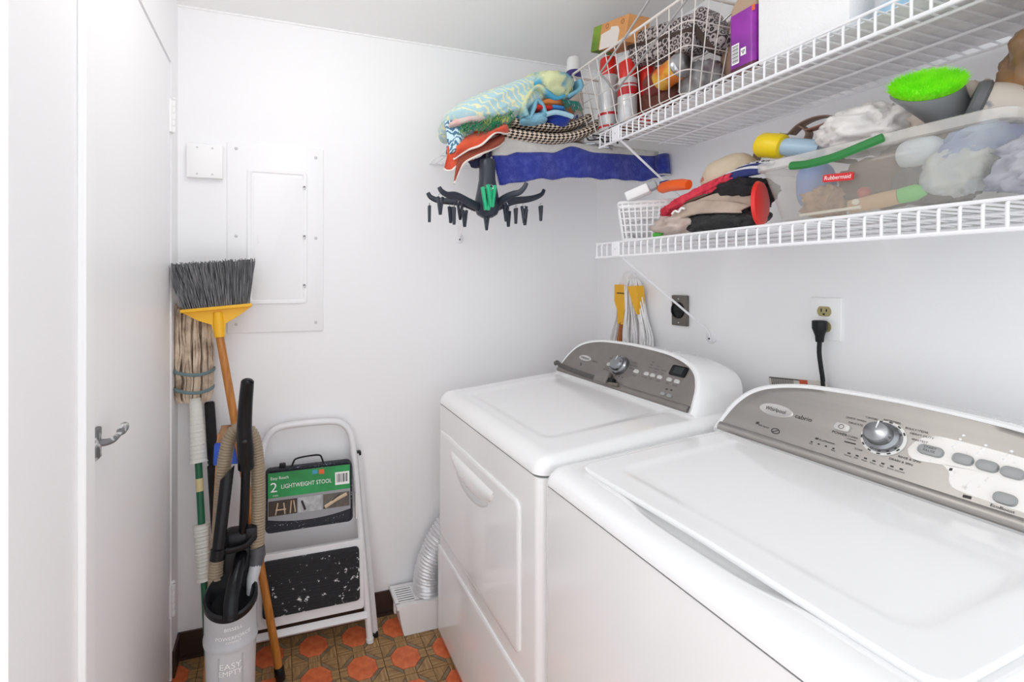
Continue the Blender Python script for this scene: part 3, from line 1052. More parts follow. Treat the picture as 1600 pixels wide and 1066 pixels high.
# ------------------------------------------------------------------ dryer vent box and foil duct
t = thing('vent_box', 'white indoor dryer vent box with slatted top on the floor', 'vent box', (0.51, 1.835, 0))
bx = MB()
x0t, x0b, x1, y0, y1, zt = 0.422, 0.450, 0.640, 1.762, 1.895, 0.114
bx.add([(x0b, y0, 0.001), (x1, y0, 0.001), (x1, y1, 0.001), (x0b, y1, 0.001), (x0b - .012, y0, 0.05), (x1, y0, 0.05), (x1, y1, 0.05), (x0b - .012, y1, 0.05), (x0t + .008, y0, zt - .012), (x1, y0, zt - .012), (x1, y1, zt - .012), (x0t + .008, y1, zt - .012)],
       [(0, 1, 5, 4), (1, 2, 6, 5), (2, 3, 7, 6), (3, 0, 4, 7), (4, 5, 9, 8), (5, 6, 10, 9), (6, 7, 11, 10), (7, 4, 8, 11), (0, 3, 2, 1)])
bx.build('tank', M_wplas, t, smooth=30)
b = MB()
b.box(((x0t + x1) / 2, y0 + 0.011, zt - 0.006), (x1 - x0t, 0.022, 0.012))
b.box(((x0t + x1) / 2, y1 - 0.008, zt - 0.006), (x1 - x0t, 0.016, 0.012))
b.box((x0t + 0.007, (y0 + y1) / 2, zt - 0.006), (0.014, y1 - y0 - .038, 0.012))
b.box((0.570, (y0 + y1) / 2, zt - 0.006), (0.14, y1 - y0 - .038, 0.012))
lid = b.build('lid', M_wplas, t, smooth=0)
for k in range(7):
    y = y0 + 0.030 + k * 0.0135
    MB().box((0.468, y, zt - 0.004), (0.066, 0.0055, 0.006), Matrix.Rotation(math.radians(25), 4, 'X')).build('slat', M_wplas, lid)
MB().box((0.468, (y0 + y1) / 2, zt - 0.03), (0.066, y1 - y0 - .04, 0.002)).build('filter', mat('filter_grey', (150, 150, 152), 0.8), lid)
MB().rbox((x0t + 0.002, y0 + 0.045, zt - 0.03), (0.008, 0.02, 0.034), 0.002, 1).build('clip', M_wplas, t)
M_foil = mat('crinkled_foil', (226, 226, 228), 0.38, metal=0.55, bump=0.12, bscale=60)
pth = spline([(0.560, 1.828, 0.108), (0.562, 1.828, 0.16), (0.572, 1.828, 0.21), (0.592, 1.828, 0.26), (0.62, 1.829, 0.31), (0.66, 1.83, 0.36), (0.72, 1.835, 0.41), (0.82, 1.838, 0.44), (0.95, 1.838, 0.45)], 14)
rad = [0.052 + (0.0045, 0.001, -0.003)[k % 3] + 0.0015 * noise.noise(V((k * .37, 1, 2))) for k in range(len(pth))]
rad[0] = rad[1] = 0.055
o = MB().tube(pth, rad, 28, caps=False).build('foil_duct', M_foil, None, smooth=60, solid=0.001)
tag(o, 'silver ribbed foil duct rising from the vent box behind the dryer', 'duct')

# ------------------------------------------------------------------ step stool leaning on the back wall
def ly(z):
    return 1.777 + 0.128 * z
M_stw = mat('stool_enamel', (232, 232, 234), 0.3)
M_tread = spatter_mat('tread_black', (30, 32, 36), (226, 226, 226), 70, 0.885)
M_tray = spatter_mat('tray_black', (26, 30, 40), (150, 160, 175), 190, 0.88)
t = thing('step_stool', 'folded white two-step stool with black treads leaning on the back wall', 'step stool', (0.10, 1.82, 0))
P = [(-0.113, 0.012), (-0.062, 0.70), (-0.052, 0.745), (-0.028, 0.782), (0.01, 0.800), (0.10, 0.806), (0.20, 0.803), (0.238, 0.788), (0.262, 0.755), (0.273, 0.70), (0.322, 0.012)]
pp = [V((P[0][0], ly(P[0][1]), P[0][1]))] + spline([(x, ly(z), z) for x, z in P[1:-1]], 6) + [V((P[-1][0], ly(P[-1][1]), P[-1][1]))]
MB().tube(pp, 0.0125, 12).build('front_frame', M_stw, t)
for sx, xa, xb in ((1, 0.292, 0.343), (-1, -0.082, -0.134)):
    za, zb = 0.67, 0.014
    l = MB().tube([(xb, ly(zb) + 0.022, zb), (xa, ly(za) + 0.022, za)], 0.0145, 4).build('rear_leg', M_stw, t)
    MB().rbox((xa, ly(za) + 0.022, za), (0.028, 0.022, 0.016), 0.003, 2).build('end_cap', M_black, l)
    MB().rbox((xb, ly(zb) + 0.022, 0.010), (0.026, 0.03, 0.018), 0.003, 2).build('foot', M_black, l)
    MB().lathe([(0.0145, 0), (0.0145, 0.012)], 12, c=(P[0][0] if sx < 0 else P[-1][0], ly(0), 0.001)).build('foot', M_stw, t)
def stool_face(x, z, o):
    n = V((0, -1, 0.128)).normalized()
    return V((x, ly(z) - 0.010, z)) + n * o
def panel_rings(P, outs):
    cx_, cz_ = sum(p[0] for p in P) / len(P), sum(p[1] for p in P) / len(P)
    rr = []
    for ins, o in outs:
        rr.append([stool_face(x + (cx_ - x) * ins, z + (cz_ - z) * ins * 1.5, o) for x, z in P])
    return rr
# upper step: tray-like platform
P = rrect(-0.047, 0.262, 0.447, 0.664, 0.018)
up = MB().rings(panel_rings(P, [(0, 0), (0, 0.028), (0.012, 0.032), (0.04, 0.032), (0.06, 0.028), (0.6, 0.028)]), True, True).build('upper_step', M_tray, t)
MB().tube(spline([stool_face(0.044, 0.662, .016), stool_face(0.050, 0.676, .016), stool_face(0.060, 0.688, .016), stool_face(0.10, 0.693, .016), stool_face(0.142, 0.692, .016), stool_face(0.152, 0.680, .016), stool_face(0.157, 0.662, .016)], 5), 0.0032, 8).build('wire_handle', M_black, up)
MB().rbox(stool_face(0.012, 0.670, .016), (0.022, 0.018, 0.016), 0.003, 2).build('catch', M_black, up)
# printed card wrapped on the step
def card(x, z, o=0.0):
    return stool_face(x, z, 0.0335 + o)
b = MB()
low = lambda x: 0.478 + 0.016 * ((x - 0.107) / 0.145) ** 2
def cardfn(u, v):
    x = -0.038 + 0.291 * u
    z = low(x) + (0.651 - low(x)) * v
    return card(x, z)
b.grid(cardfn, 16, 4)
cd = b.build('printed_card', mat('card_grey', (150, 152, 156), 0.5), up, smooth=0, solid=0.0008)
def quad(b, x0, x1, z0, z1, o, dz=0.0):
    return b.add([card(x0, z0, o), card(x1, z0 + dz, o), card(x1, z1 + dz, o), card(x0, z1, o)], [(0, 1, 2, 3)])
quad(MB(), -0.038, 0.253, 0.566, 0.651, 0.0008).build('green_band', mat('band_green', (30, 128, 62), 0.5, rgb2=(36, 158, 84), vscale=9), cd, smooth=0, fix=False)
quad(MB(), 0.198, 0.250, 0.583, 0.628, 0.0012).build('barcode_patch', M_inkw, cd, smooth=0, fix=False)
b = MB()
for k, w in enumerate((2, 1, 3, 1, 2, 1, 1, 3, 2, 1, 2, 3, 1)):
    quad(b, 0.204 + k * 0.0032, 0.204 + k * 0.0032 + w * 0.0009, 0.592, 0.622, 0.0016)
b.build('bars', M_ink, cd, smooth=0, fix=False, kind='stuff')
for x0_, x1_, m in ((-0.036, 0.062, (64, 54, 46)), (0.066, 0.150, (176, 178, 180)), (0.154, 0.250, (96, 90, 84))):
    quad(MB(), x0_, x1_, 0.505, 0.556, 0.0008).build('picture', mat('pic_%d' % m[0], m, 0.6, var=0.2, vscale=40), cd, smooth=0, fix=False)
b = MB()
for q in (((-0.012, 0.508), (-0.004, 0.548)), ((0.020, 0.508), (0.016, 0.546)), ((-0.012, 0.524), (0.024, 0.524)), ((0.038, 0.508), (0.042, 0.550)), ((0.056, 0.510), (0.050, 0.550))):
    b.tube([card(*q[0], .0014), card(*q[1], .0014)], 0.0022, 4)
b.tube(spline([card(0.16, 0.512, .0014), card(0.20, 0.532, .0014), (card(0.24, 0.548, .0014))]), 0.006, 5)
b.build('picture_shapes', mat('pic_cream', (214, 190, 160), 0.6), cd, smooth=0, kind='stuff')
b = MB()
b.tube([card(0.090, 0.513, .0014), card(0.078, 0.545, .0014)], 0.004, 5)
b.tube([card(0.155, 0.508, .0020), card(0.215, 0.550, .0020)], 0.0022, 4)
b.build('picture_lines', mat('pic_dark', (54, 50, 50), 0.6), cd, smooth=0, kind='stuff')
b = MB()
quad(b, 0.140, 0.158, 0.629, 0.645, 0.0012)
b.build('orange_mark', mat('mark_orange', (224, 96, 40), 0.5), cd, smooth=0, fix=False)
quad(MB(), 0.116, 0.134, 0.632, 0.645, 0.0012).build('blue_mark', mat('mark_blue', (60, 150, 190), 0.5), cd, smooth=0, fix=False)
lettering([('2', -0.018, 0.600, 0.046, 1.15), ('LIGHTWEIGHT STOOL', 0.096, 0.601, 0.0205, 0.86), ('Easy Reach', 0.002, 0.632, 0.014, 1.0), ('STEPS', -0.012, 0.573, 0.007, 1)], M_inkw, cd, lambda x, y, o: card(x, y, 0.0014))
# lower step
P = rrect(-0.075, 0.300, 0.132, 0.372, 0.010)
MB().rings(panel_rings(P, [(0, -0.004), (0, 0.012), (0.01, 0.014), (0.5, 0.014)]), True, True).build('step_tray', M_stw, t)
P = rrect(-0.055, 0.284, 0.166, 0.352, 0.014)
ls = MB().rings(panel_rings(P, [(0, 0.010), (0, 0.021), (0.01, 0.023), (0.6, 0.023)]), True, True).build('lower_step', M_tread, t)
b = MB()
for k in range(19):
    z = 0.176 + k * 0.0092
    b.tube([stool_face(-0.050, z, 0.0238), stool_face(0.279, z, 0.0238)], 0.0030, 6)
b.build('tread_ribs', M_tread, ls, kind='stuff')
MB().tube([(-0.10, ly(0.09) - 0.006, 0.098), (0.312, ly(0.09) - 0.006, 0.098)], 0.016, 4).build('cross_bar', M_stw, t)
MB().rbox((0.281, ly(0.49) - 0.008, 0.49), (0.012, 0.012, 0.10), 0.002, 1).build('link_plate', M_stw, t)
MB().rbox((0.288, ly(0.30) - 0.008, 0.30), (0.008, 0.012, 0.10), 0.002, 1).build('link_plate', M_stw, t)

# ------------------------------------------------------------------ broom, bristles up in the corner
M_wood = mat('varnished_handle', (196, 130, 58), 0.35, rgb2=(168, 104, 40), vscale=16, stretch=(6, 6, 0.5))
t = thing('broom', 'broom with grey bristles and yellow head, wooden handle, upside down in the corner', 'broom', (0.004, 1.70, 0))
foot, neck = V((0.004, 1.700, 0.012)), V((-0.196, 1.785, 1.178))
ax = (neck - foot).normalized()
MB().tube([foot, foot + (neck - foot) * 0.5, neck], 0.0135, 14).build('handle', M_wood, t)
MB().lathe([(0.014, -0.012), (0.0165, -0.008), (0.0165, 0.03), (0.0145, 0.034)], 14, M=frame(foot, ax.orthogonal(), ax.cross(ax.orthogonal())).to_3x3().to_4x4(), c=foot).build('end_cap', M_black, t)
M_yel = mat('yellow_plastic', (238, 180, 22), 0.35)
hx = V((0.997, 0.02, 0.085)).normalized()     # along the head
hz = V((-0.085, 0.10, 0.98)).normalized()
hc = V((-0.199, 1.790, 1.238))
Mh = frame(hc, hx, hz)   # x along head, y up the bristles, z toward the room
b = MB()
prof = [(-0.108, 0.010), (-0.106, 0.018), (0.108, 0.018), (0.110, 0.010), (0.060, -0.022), (0.022, -0.040), (0.016, -0.075), (-0.016, -0.075), (-0.022, -0.040), (-0.062, -0.022)]
b.prism(prof, 0.012, Mh @ Matrix.Translation((0, 0, -0.006)))
b.box((0, 0.014, 0), (0.222, 0.010, 0.046)).xf(Mh, 20)
b.lathe([(0.0155, -0.082), (0.019, -0.078), (0.0185, -0.02), (0.015, 0.0)], 16, M=Mh @ Matrix.Rotation(math.radians(-90), 4, 'X') @ Matrix.Scale(1, 4)) if False else b.tube([Mh @ V((0, -0.085, 0)), Mh @ V((0, -0.04, 0)), Mh @ V((0, 0.0, 0))], [0.0175, 0.019, 0.016], 14)
b.build('head', M_yel, t, smooth=30)
M_brs = mat('grey_bristle', (136, 136, 138), 0.8, rgb2=(72, 72, 74), vscale=55, stretch=(3, 3, 0.25))
rnd = random.Random(3)
b = MB()
for i in range(30):
    for j in range(3):
        s = -1 + 2 * (i + 0.5) / 30
        for k in range(9):
            bx_ = s * 0.104 + rnd.gauss(0, 0.0011)
            bz_ = (j - 1) * 0.012 + rnd.gauss(0, 0.0016)
            ex = s * 0.142 - 0.012 + rnd.gauss(0, 0.005)
            ez = (j - 1) * 0.016 + rnd.gauss(0, 0.005)
            ey = 0.172 + rnd.gauss(0, 0.0035) - 0.0 * s
            p = [Mh @ V((bx_, 0.016, bz_)), Mh @ V(((bx_ + ex) / 2 + rnd.gauss(0, .0015), 0.095, (bz_ + ez) / 2)), Mh @ V((ex, ey, ez))]
            p = [V((max(q.x, XL + 0.004), min(q.y, YB - 0.004), q.z)) for q in p]
            b.tube(p, 0.0013, 3)
b.build('bristles', M_brs, t, kind='stuff', smooth=0, fix=False)

# ------------------------------------------------------------------ twist mop behind the broom
M_cotton = mat('dirty_cotton', (226, 208, 186), 0.95, rgb2=(158, 134, 112), vscale=26, ramp=(.4, .75), bump=0.4, bscale=300)
M_grip = mat('grip_white', (222, 222, 216), 0.5, bump=0.25, bscale=120)
M_green = mat('green_tube', (24, 98, 66), 0.3)
t = thing('string_mop', 'tan string mop with green handle and white grips standing in the corner', 'mop', (-0.215, 1.60, 0))
mf, mt_ = V((-0.196, 1.60, 0.008)), V((-0.278, 1.85, 0.94))
def mp(k):
    return mf + (mt_ - mf) * k
MB().tube([mp(0), mp(0.5), mp(0.97)], 0.0115, 14).build('handle', M_green, t)
def grip(k0, k1, r0, r1):
    n = 40
    pts = [mp(k0 + (k1 - k0) * i / n) for i in range(n + 1)]
    rr = [(r0 + (r1 - r0) * i / n) * (1.0 + 0.05 * math.sin(i * 2.4)) for i in range(n + 1)]
    rr[0] = r0 * 1.15
    MB().tube(pts, rr, 16).build('grip', M_grip, t)
grip(0.775, 0.995, 0.0270, 0.0200)
grip(0.40, 0.575, 0.020, 0.026)
MB().tube([mp(0.68), mp(0.722)], 0.0119, 14).build('sticker', mat('sticker_cream', (214, 200, 150), 0.6), t)
b = MB()
rnd = random.Random(8)
top = mt_ + V((0, 0, 0.01))
for i in range(84):
    a = 2 * math.pi * i / 84 + rnd.gauss(0, .05)
    q = rnd.choice((0.45, 0.75, 1.0, 1.0))
    ca, sa = math.cos(a) * q, math.sin(a) * q * 0.6
    cx_, cy_ = -0.284, 1.858
    P = [(cx_ + 0.016 * ca, cy_ + .012 * sa, 0.935), (cx_ + 0.048 * ca, cy_ + .03 * sa, 0.925), (cx_ + 0.060 * ca, cy_ + .04 * sa, 0.955), (cx_ + 0.057 * ca + .004, cy_ + .04 * sa, 1.00), (cx_ + 0.062 * ca, cy_ + .045 * sa, 1.035),
         (cx_ + 0.058 * ca + 0.006 * math.sin(i), cy_ + .045 * sa, 1.10), (cx_ + 0.055 * ca + 0.004 * math.sin(i * 1.7), cy_ + .045 * sa, 1.17), (cx_ + 0.052 * ca + rnd.gauss(0, .003), cy_ + .045 * sa, 1.245 + rnd.gauss(0, .012))]
    P = [(max(x, XL + 0.006), min(y, YB - 0.01), z) for x, y, z in P]
    b.tube(spline(P, 3), 0.0038, 5, caps=True)
b.build('yarn', M_cotton, t, kind='stuff', fix=False)
M_band = mat('band_teal', (112, 132, 136), 0.9)
for z, rx in ((1.030, 0.067), (0.968, 0.064)):
    MB().tube([(max(-0.284 + rx * math.cos(a), XL + .004), 1.858 + (rx - .018) * math.sin(a), z + 0.006 * math.sin(2 * a + z)) for a in [2 * math.pi * k / 28 for k in range(28)]], 0.006, 8, closed=True, flat=0.6).build('stitched_band', M_band, t)

# ------------------------------------------------------------------ black foam pole and taped wooden slat
t = thing('foam_pole', 'black foam-gripped pole standing behind the green mop handle', 'pole', (-0.195, 1.70, 0))
q0, q1 = V((-0.165, 1.74, 0.008)), V((-0.236, 1.875, 0.915))
gp = lambda k: q0 + (q1 - q0) * k
MB().tube([gp(0), gp(0.45)], 0.011, 12).build('shaft', M_black, t)
M_foam = mat('black_foam', (38, 38, 40), 0.9, bump=0.6, bscale=250)
MB().tube([gp(0.40), gp(0.41), gp(0.76), gp(0.765)], [0.015, 0.0205, 0.0205, 0.015], 14).build('foam_sleeve', M_foam, t)
MB().tube([gp(0.765), gp(0.77), gp(0.995), gp(1.0)], [0.014, 0.0180, 0.0170, 0.012], 14).build('foam_sleeve', M_foam, t)

t = thing('wooden_stake', 'worn wooden slat with blue tape near its top, behind the vacuum', 'wooden slat', (-0.15, 1.66, 0))
M_slat = mat('raw_wood', (206, 148, 92), 0.6, rgb2=(168, 110, 62), vscale=12, stretch=(5, 5, .6))
sl0, sl1 = V((-0.172, 1.60, 0.002)), V((-0.148, 1.80, 0.86))
Ms = frame(sl0, (1, 0, -0.03), sl1 - sl0)
L_ = (sl1 - sl0).length
b = MB()
b.rbox((0, L_ / 2 - .02, 0), (0.030, L_ - .04, 0.02), 0.003, 2).xf(Ms @ Matrix.Translation((-0.038, 0, 0)))
b.build('slat', M_slat, t)
MB().rbox((0, L_ / 2 - .02, 0), (0.030, L_ - .04, 0.02), 0.003, 2).xf(Ms @ Matrix.Translation((0.044, 0, 0))).build('slat', mat('orange_wood', (212, 136, 60), 0.45, rgb2=(186, 110, 44), vscale=12, stretch=(5, 5, .6)), t)
def topb(u, v):
    a = 2 * math.pi * u
    r = 1 - 0.25 * v
    return Ms @ V((0.003 + 0.060 * sgnpow(math.cos(a), .6) * r, L_ - 0.075 + 0.062 * v, 0.016 * sgnpow(math.sin(a), .6) * r))
b = MB().grid(topb, 24, 6, wrap=True)
b.f.append(tuple(6 * 24 + k for k in range(24)))
b.build('head', mat('worn_wood', (176, 138, 100), 0.7, rgb2=(132, 96, 66), vscale=24), t)
MB().rbox((0.003, L_ - 0.105, 0), (0.126, 0.072, 0.036), 0.006, 2).xf(Ms).build('blue_tape', mat('tape_blue', (44, 84, 190), 0.5, var=0.12), t)

# ------------------------------------------------------------------ upright vacuum
M_cup = mat('cup_grey', (176, 178, 182), 0.3, var=0.05, vscale=12)
M_cup2 = mat('cup_smoke', (190, 192, 196), 0.18, var=0.06, vscale=10)
M_hose = mat('hose_taupe', (150, 134, 112), 0.5)
VX, VY = -0.125, 1.42
t = thing('upright_vacuum', 'grey upright vacuum with black handle and taupe hose', 'vacuum', (VX, VY + 0.02, 0))
MB().rbox((VX, VY - 0.06, 0.05), (0.26, 0.30, 0.075), 0.02, 3).build('floor_head', M_black, t)
for sx in (-1, 1):
    MB().lathe([(0.02, -0.012), (0.045, -0.01), (0.045, 0.01), (0.02, 0.012)], 20, M=Matrix.Rotation(math.radians(90), 4, 'Y'), c=(VX + sx * 0.115, VY + 0.10, 0.046)).build('wheel', M_black, t)
def cup_ring(r, z, slope=0.0, dy=0.0):
    return [V((VX + r * math.cos(a), VY + dy + r * 0.95 * math.sin(a), z + slope * math.sin(a))) for a in [2 * math.pi * k / 40 for k in range(40)]]
MB().rings([cup_ring(0.056, 0.085), cup_ring(0.060, 0.10), cup_ring(0.0635, 0.30), cup_ring(0.0655, 0.372)], True, True).build('dust_cup', M_cup2, t)
MB().rings([cup_ring(0.0655, 0.372), cup_ring(0.0695, 0.374), cup_ring(0.070, 0.385), cup_ring(0.0665, 0.39), cup_ring(0.0665, 0.43), cup_ring(0.067, 0.478, 0.022)], False, False).build('cup_collar', M_cup, t)
lidp = MB().rings([cup_ring(0.066, 0.474, 0.022), cup_ring(0.069, 0.478, 0.022), cup_ring(0.069, 0.492, 0.024), cup_ring(0.063, 0.498, 0.026), cup_ring(0.055, 0.492, 0.024), cup_ring(0.048, 0.466, 0.012), cup_ring(0.02, 0.462, 0.004)], False, True).build('cup_lid', M_black, t)
# carry handle arching over the bowl toward the body
MB().tube(spline([(VX + 0.004, VY - 0.058, 0.462), (VX + 0.004, VY - 0.052, 0.492), (VX + 0.008, VY - 0.030, 0.522), (VX + 0.014, VY + 0.0, 0.545), (VX + 0.022, VY + 0.035, 0.565), (VX + 0.024, VY + 0.06, 0.57)], 6), [0.021 - 0.0002 * k for k in range(31)], 14, flat=0.75).build('carry_handle', M_blackg, t)
b = MB()
b.rbox((VX + 0.012, VY + 0.075, 0.36), (0.085, 0.05, 0.52), 0.016, 3)
b.build('spine', M_black, t)
b = MB()
b.rbox((VX + 0.016, VY + 0.062, 0.612), (0.075, 0.055, 0.05), 0.014, 3)
b.build('yoke', M_black, t)
MB().tube(spline([(VX - 0.043, VY + 0.03, 0.612), (VX - 0.02, VY + 0.016, 0.602), (VX + 0.012, VY + 0.022, 0.598), (VX + 0.04, VY + 0.022, 0.606), (VX + 0.062, VY + 0.035, 0.624)], 5), 0.009, 8, flat=0.6).build('tool_bracket', M_black, t)
wand = MB().tube([(VX + 0.026, VY + 0.05, 0.60), (VX + 0.032, VY + 0.045, 0.70), (VX + 0.036, VY + 0.04, 0.84)], 0.0125, 14).build('wand', M_blackg, t)
hp = spline([(VX + 0.036, VY + 0.04, 0.815), (VX + 0.035, VY + 0.036, 0.86), (VX + 0.033, VY + 0.03, 0.905), (VX + 0.033, VY + 0.024, 0.95), (VX + 0.036, VY + 0.016, 1.00), (VX + 0.040, VY + 0.006, 1.045), (VX + 0.043, VY - 0.002, 1.076)], 6)
rr = []
for k in range(len(hp)):
    f_ = k / (len(hp) - 1)
    rr.append(0.0235 - 0.0065 * f_ if f_ > 0.12 else 0.022)
rr[-1] = 0.006
rr[-2] = 0.0135
hg = MB().tube(hp, rr, 16).build('hand_grip', M_blackg, t)
MB().lathe([(0.0065, 0), (0.0065, 0.003), (0.0045, 0.004)], 12, M=Matrix.Rotation(math.radians(90), 4, 'X'), c=(VX + 0.034, VY + 0.010, 0.90)).build('screw_well', mat('well', (4, 4, 6), 0.3), hg)
MB().rbox((VX + 0.050, VY + 0.045, 0.628), (0.03, 0.03, 0.04), 0.006, 2).build('cord_hook', M_black, t)
# ribbed hose: cuff at the right, up over the handle and down on the left
hpts = spline([(VX + 0.064, VY + 0.060, 0.575), (VX + 0.067, VY + 0.066, 0.64), (VX + 0.068, VY + 0.07, 0.72), (VX + 0.066, VY + 0.072, 0.80), (VX + 0.058, VY + 0.074, 0.872), (VX + 0.044, VY + 0.076, 0.906), (VX + 0.018, VY + 0.078, 0.918), (VX - 0.004, VY + 0.078, 0.902), (VX - 0.018, VY + 0.074, 0.862), (VX - 0.027, VY + 0.070, 0.79), (VX - 0.033, VY + 0.066, 0.68), (VX - 0.040, VY + 0.06, 0.58), (VX - 0.046, VY + 0.055, 0.48), (VX - 0.045, VY + 0.055, 0.33)], 26)
# even spacing of ribs
acc, ev = 0.0, [hpts[0]]
step = 0.0026
for i in range(1, len(hpts)):
    a, c_ = hpts[i - 1], hpts[i]
    L_ = (c_ - a).length
    while acc + L_ >= step:
        k = (step - acc) / L_
        a = a + (c_ - a) * k
        ev.append(a)
        L_ = (c_ - a).length
        acc = 0.0
    acc += L_
MB().tube(ev, [0.0185 + (0.0016, 0.0016, -0.0016)[k % 3] for k in range(len(ev))], 16, caps=False).build('hose', M_hose, t, smooth=80)
MB().tube([(VX + 0.064, VY + 0.060, 0.578), (VX + 0.066, VY + 0.056, 0.555), (VX + 0.060, VY + 0.045, 0.53)], [0.022, 0.022, 0.018], 16).build('hose_cuff', mat('cuff_grey', (70, 70, 74), 0.5), t)
MB().tube([(VX + 0.062, VY + 0.046, 0.535), (VX + 0.054, VY + 0.030, 0.505), (VX + 0.050, VY + 0.02, 0.45)], [0.017, 0.016, 0.013], 14).build('cup_inlet', M_cup, t)
# crevice tool: flat black tube with a slanted tip
b = MB()
rings = []
base, tip = V((VX - 0.036, VY + 0.012, 0.585)), V((VX - 0.012, VY + 0.03, 0.812))
ax = (tip - base).normalized()
for k in (0, 0.12, 0.13, 0.9, 1.0):
    c_ = base + (tip - base) * k
    rx_, ry_ = (0.0195, 0.0175) if k < 0.125 else (0.0165, 0.0105)
    ring = []
    for i in range(20):
        a = 2 * math.pi * i / 20
        p = c_ + V((1, 0, -0.1)) * (rx_ * math.cos(a)) + V((0, 1, -.05)) * (ry_ * math.sin(a))
        if k == 1.0:
            p = p + ax * (0.020 * math.cos(a))
        ring.append(p)
    rings.append(ring)
b.rings(rings)
b.build('crevice_tool', M_blackg, t)
# raised frame and print on the cup, wrapped round the barrel and facing the room
th0 = math.atan2(-VY, -VX)
def wrapc(R):
    def fn(x, y, o):
        a = th0 + x / R
        return V((VX + (R + 0.0012) * math.cos(a), VY + (R + 0.0012) * 0.95 * math.sin(a), y))
    return fn
lettering([('EASY', -0.002, 0.338, 0.0215, 1.15), ('EMPTY', -0.002, 0.320, 0.0195, 1.0)], M_inkw, t, wrapc(0.0645))
lettering([('BISSELL', 0.006, 0.436, 0.012, 1.2)], M_inkw, t, wrapc(0.067))
lettering([('POWERFORCE', 0.006, 0.413, 0.0125, 1.1), ('COMPACT', 0.006, 0.402, 0.008, 1.0)], M_inkw, t, wrapc(0.067))
for x in (-0.030, 0.028):
    MB().tube([wrapc(0.0640 - 0.0006 * k)(x, 0.362 - 0.028 * k, 0) for k in range(4)], 0.002, 6).build('cup_rib', M_cup, t)

# ------------------------------------------------------------------ white wire shelves
SXF, SXB = 1.030, 1.418
def arc_wire(length, lip, r):
    """one cross wire: deck run, then bent down at the front lip (local: x front->back)"""
    b = MB()
    b.tube([(length, 0, 0), (0.006, 0, 0), (0.0018, 0, -0.0018), (0, 0, -0.006), (0, 0, -lip)], r, 6)
    return b
def wire_shelf(name, label, y0, y1, ztop, lip=0.042, brace_y=1.284, foot_drop=0.265):
    t = thing(name, label, 'shelf', (SXF, (y0 + y1) / 2, ztop), 'white wire shelves')
    first = None
    n = int((y1 - y0) / 0.0262)
    for k in range(n):
        y = y1 - 0.004 - k * 0.0262
        if first is None:
            b = arc_wire(SXB - SXF, lip, 0.0024)
            b.v = [p + V((SXF, y, ztop)) for p in b.v]
            first = b.build('cross_wire', M_wire, t)
            c0 = wloc(first)
        else:
            share(first, c0 + V((0, -0.0262 * k, 0)), t)
    for x, z, r in ((SXF, ztop - lip, 0.0040), (SXF + 0.002, ztop + 0.0035, 0.0034), (SXF + 0.125, ztop - 0.005, 0.0034), (SXF + 0.25, ztop - 0.005, 0.0034), (SXB - 0.003, ztop - 0.005, 0.0034)):
        MB().tube([(x, y0, z), (x, y1, z)], r, 8).build('rail', M_wire, t)
    MB().rbox((SXF - 0.004, brace_y, ztop - lip / 2 + 0.002), (0.004, 0.036, lip + 0.006), 0.0015, 1).build('lip_plate', M_wire, t)
    MB().lathe([(0.0028, 0), (0.0022, 0.002)], 8, M=RX, c=(SXF - 0.006, brace_y, ztop - lip / 2 + 0.002)).build('screw', M_screw, t)
    zf = ztop - lip - foot_drop
    br = MB().tube([(SXF + 0.006, brace_y - 0.006, ztop - lip + 0.004), (XR - 0.022, brace_y, zf + 0.018), (XR - 0.009, brace_y, zf - 0.002), (XR - 0.006, brace_y, zf - 0.022)], 0.0040, 8, flat=0.7).build('brace', M_wire, t)
    MB().lathe([(0.021, 0), (0.021, 0.0025), (0.018, 0.004), (0.0005, 0.0045)], 20, M=RX, c=(XR - 0.0005, brace_y, zf - 0.010)).build('wall_foot', M_wire, br)
    MB().lathe([(0.0035, 0), (0.003, 0.002), (0.0005, 0.0025)], 8, M=RX, c=(XR - 0.011, brace_y, zf - 0.014)).build('screw', M_dark, br)
    return t
wire_shelf('wire_shelf', 'upper white wire shelf on the right wall', 0.06, 1.372, 1.838)
wire_shelf('wire_shelf', 'lower white wire shelf on the right wall above the machines', 0.06, 1.389, 1.467)
M_liner = mat('liner_paper', (240, 240, 241), 0.7, rgb2=(224, 224, 227), vscale=22, ramp=(0.4, 0.7))
o = MB().box((1.235, 0.64, 1.8437), (0.34, 1.10, 0.0016)).build('shelf_liner', M_liner)
tag(o, 'pale sheet lining the upper wire shelf on the right wall', 'shelf liner')
# short shelf on the back wall, covered by towels
t = thing('wire_shelf', 'short white wire shelf on the back wall under the towel pile', 'shelf', (1.0, 1.513, 1.838), 'white wire shelves')
first = None
for k in range(32):
    x = 0.600 + k * 0.0258
    if first is None:
        b = MB().tube([(x, YB - .003, 1.838), (x, 1.519, 1.838), (x, 1.5148, 1.8362), (x, 1.513, 1.832), (x, 1.513, 1.797)], 0.0024, 6)
        first = b.build('cross_wire', M_wire, t)
        c0 = wloc(first)
    else:
        share(first, c0 + V((0.0258 * k, 0, 0)), t)
for y, z in ((1.513, 1.796), (1.515, 1.8415), (1.64, 1.833), (1.77, 1.833), (YB - .006, 1.833)):
    MB().tube([(0.595, y, z), (1.405, y, z)], 0.0036, 8).build('rail', M_wire, t)
br = MB().tube([(0.728, 1.519, 1.80), (0.728, YB - 0.022, 1.551), (0.728, YB - .009, 1.535), (0.728, YB - .006, 1.515)], 0.0045, 8).build('brace', M_wire, t)
RY = Matrix.Rotation(math.radians(90), 4, 'X')
MB().lathe([(0.021, 0), (0.021, 0.0025), (0.018, 0.004), (0.0005, 0.0045)], 20, M=RY, c=(0.728, YB - .0005, 1.524)).build('wall_foot', M_wire, br)
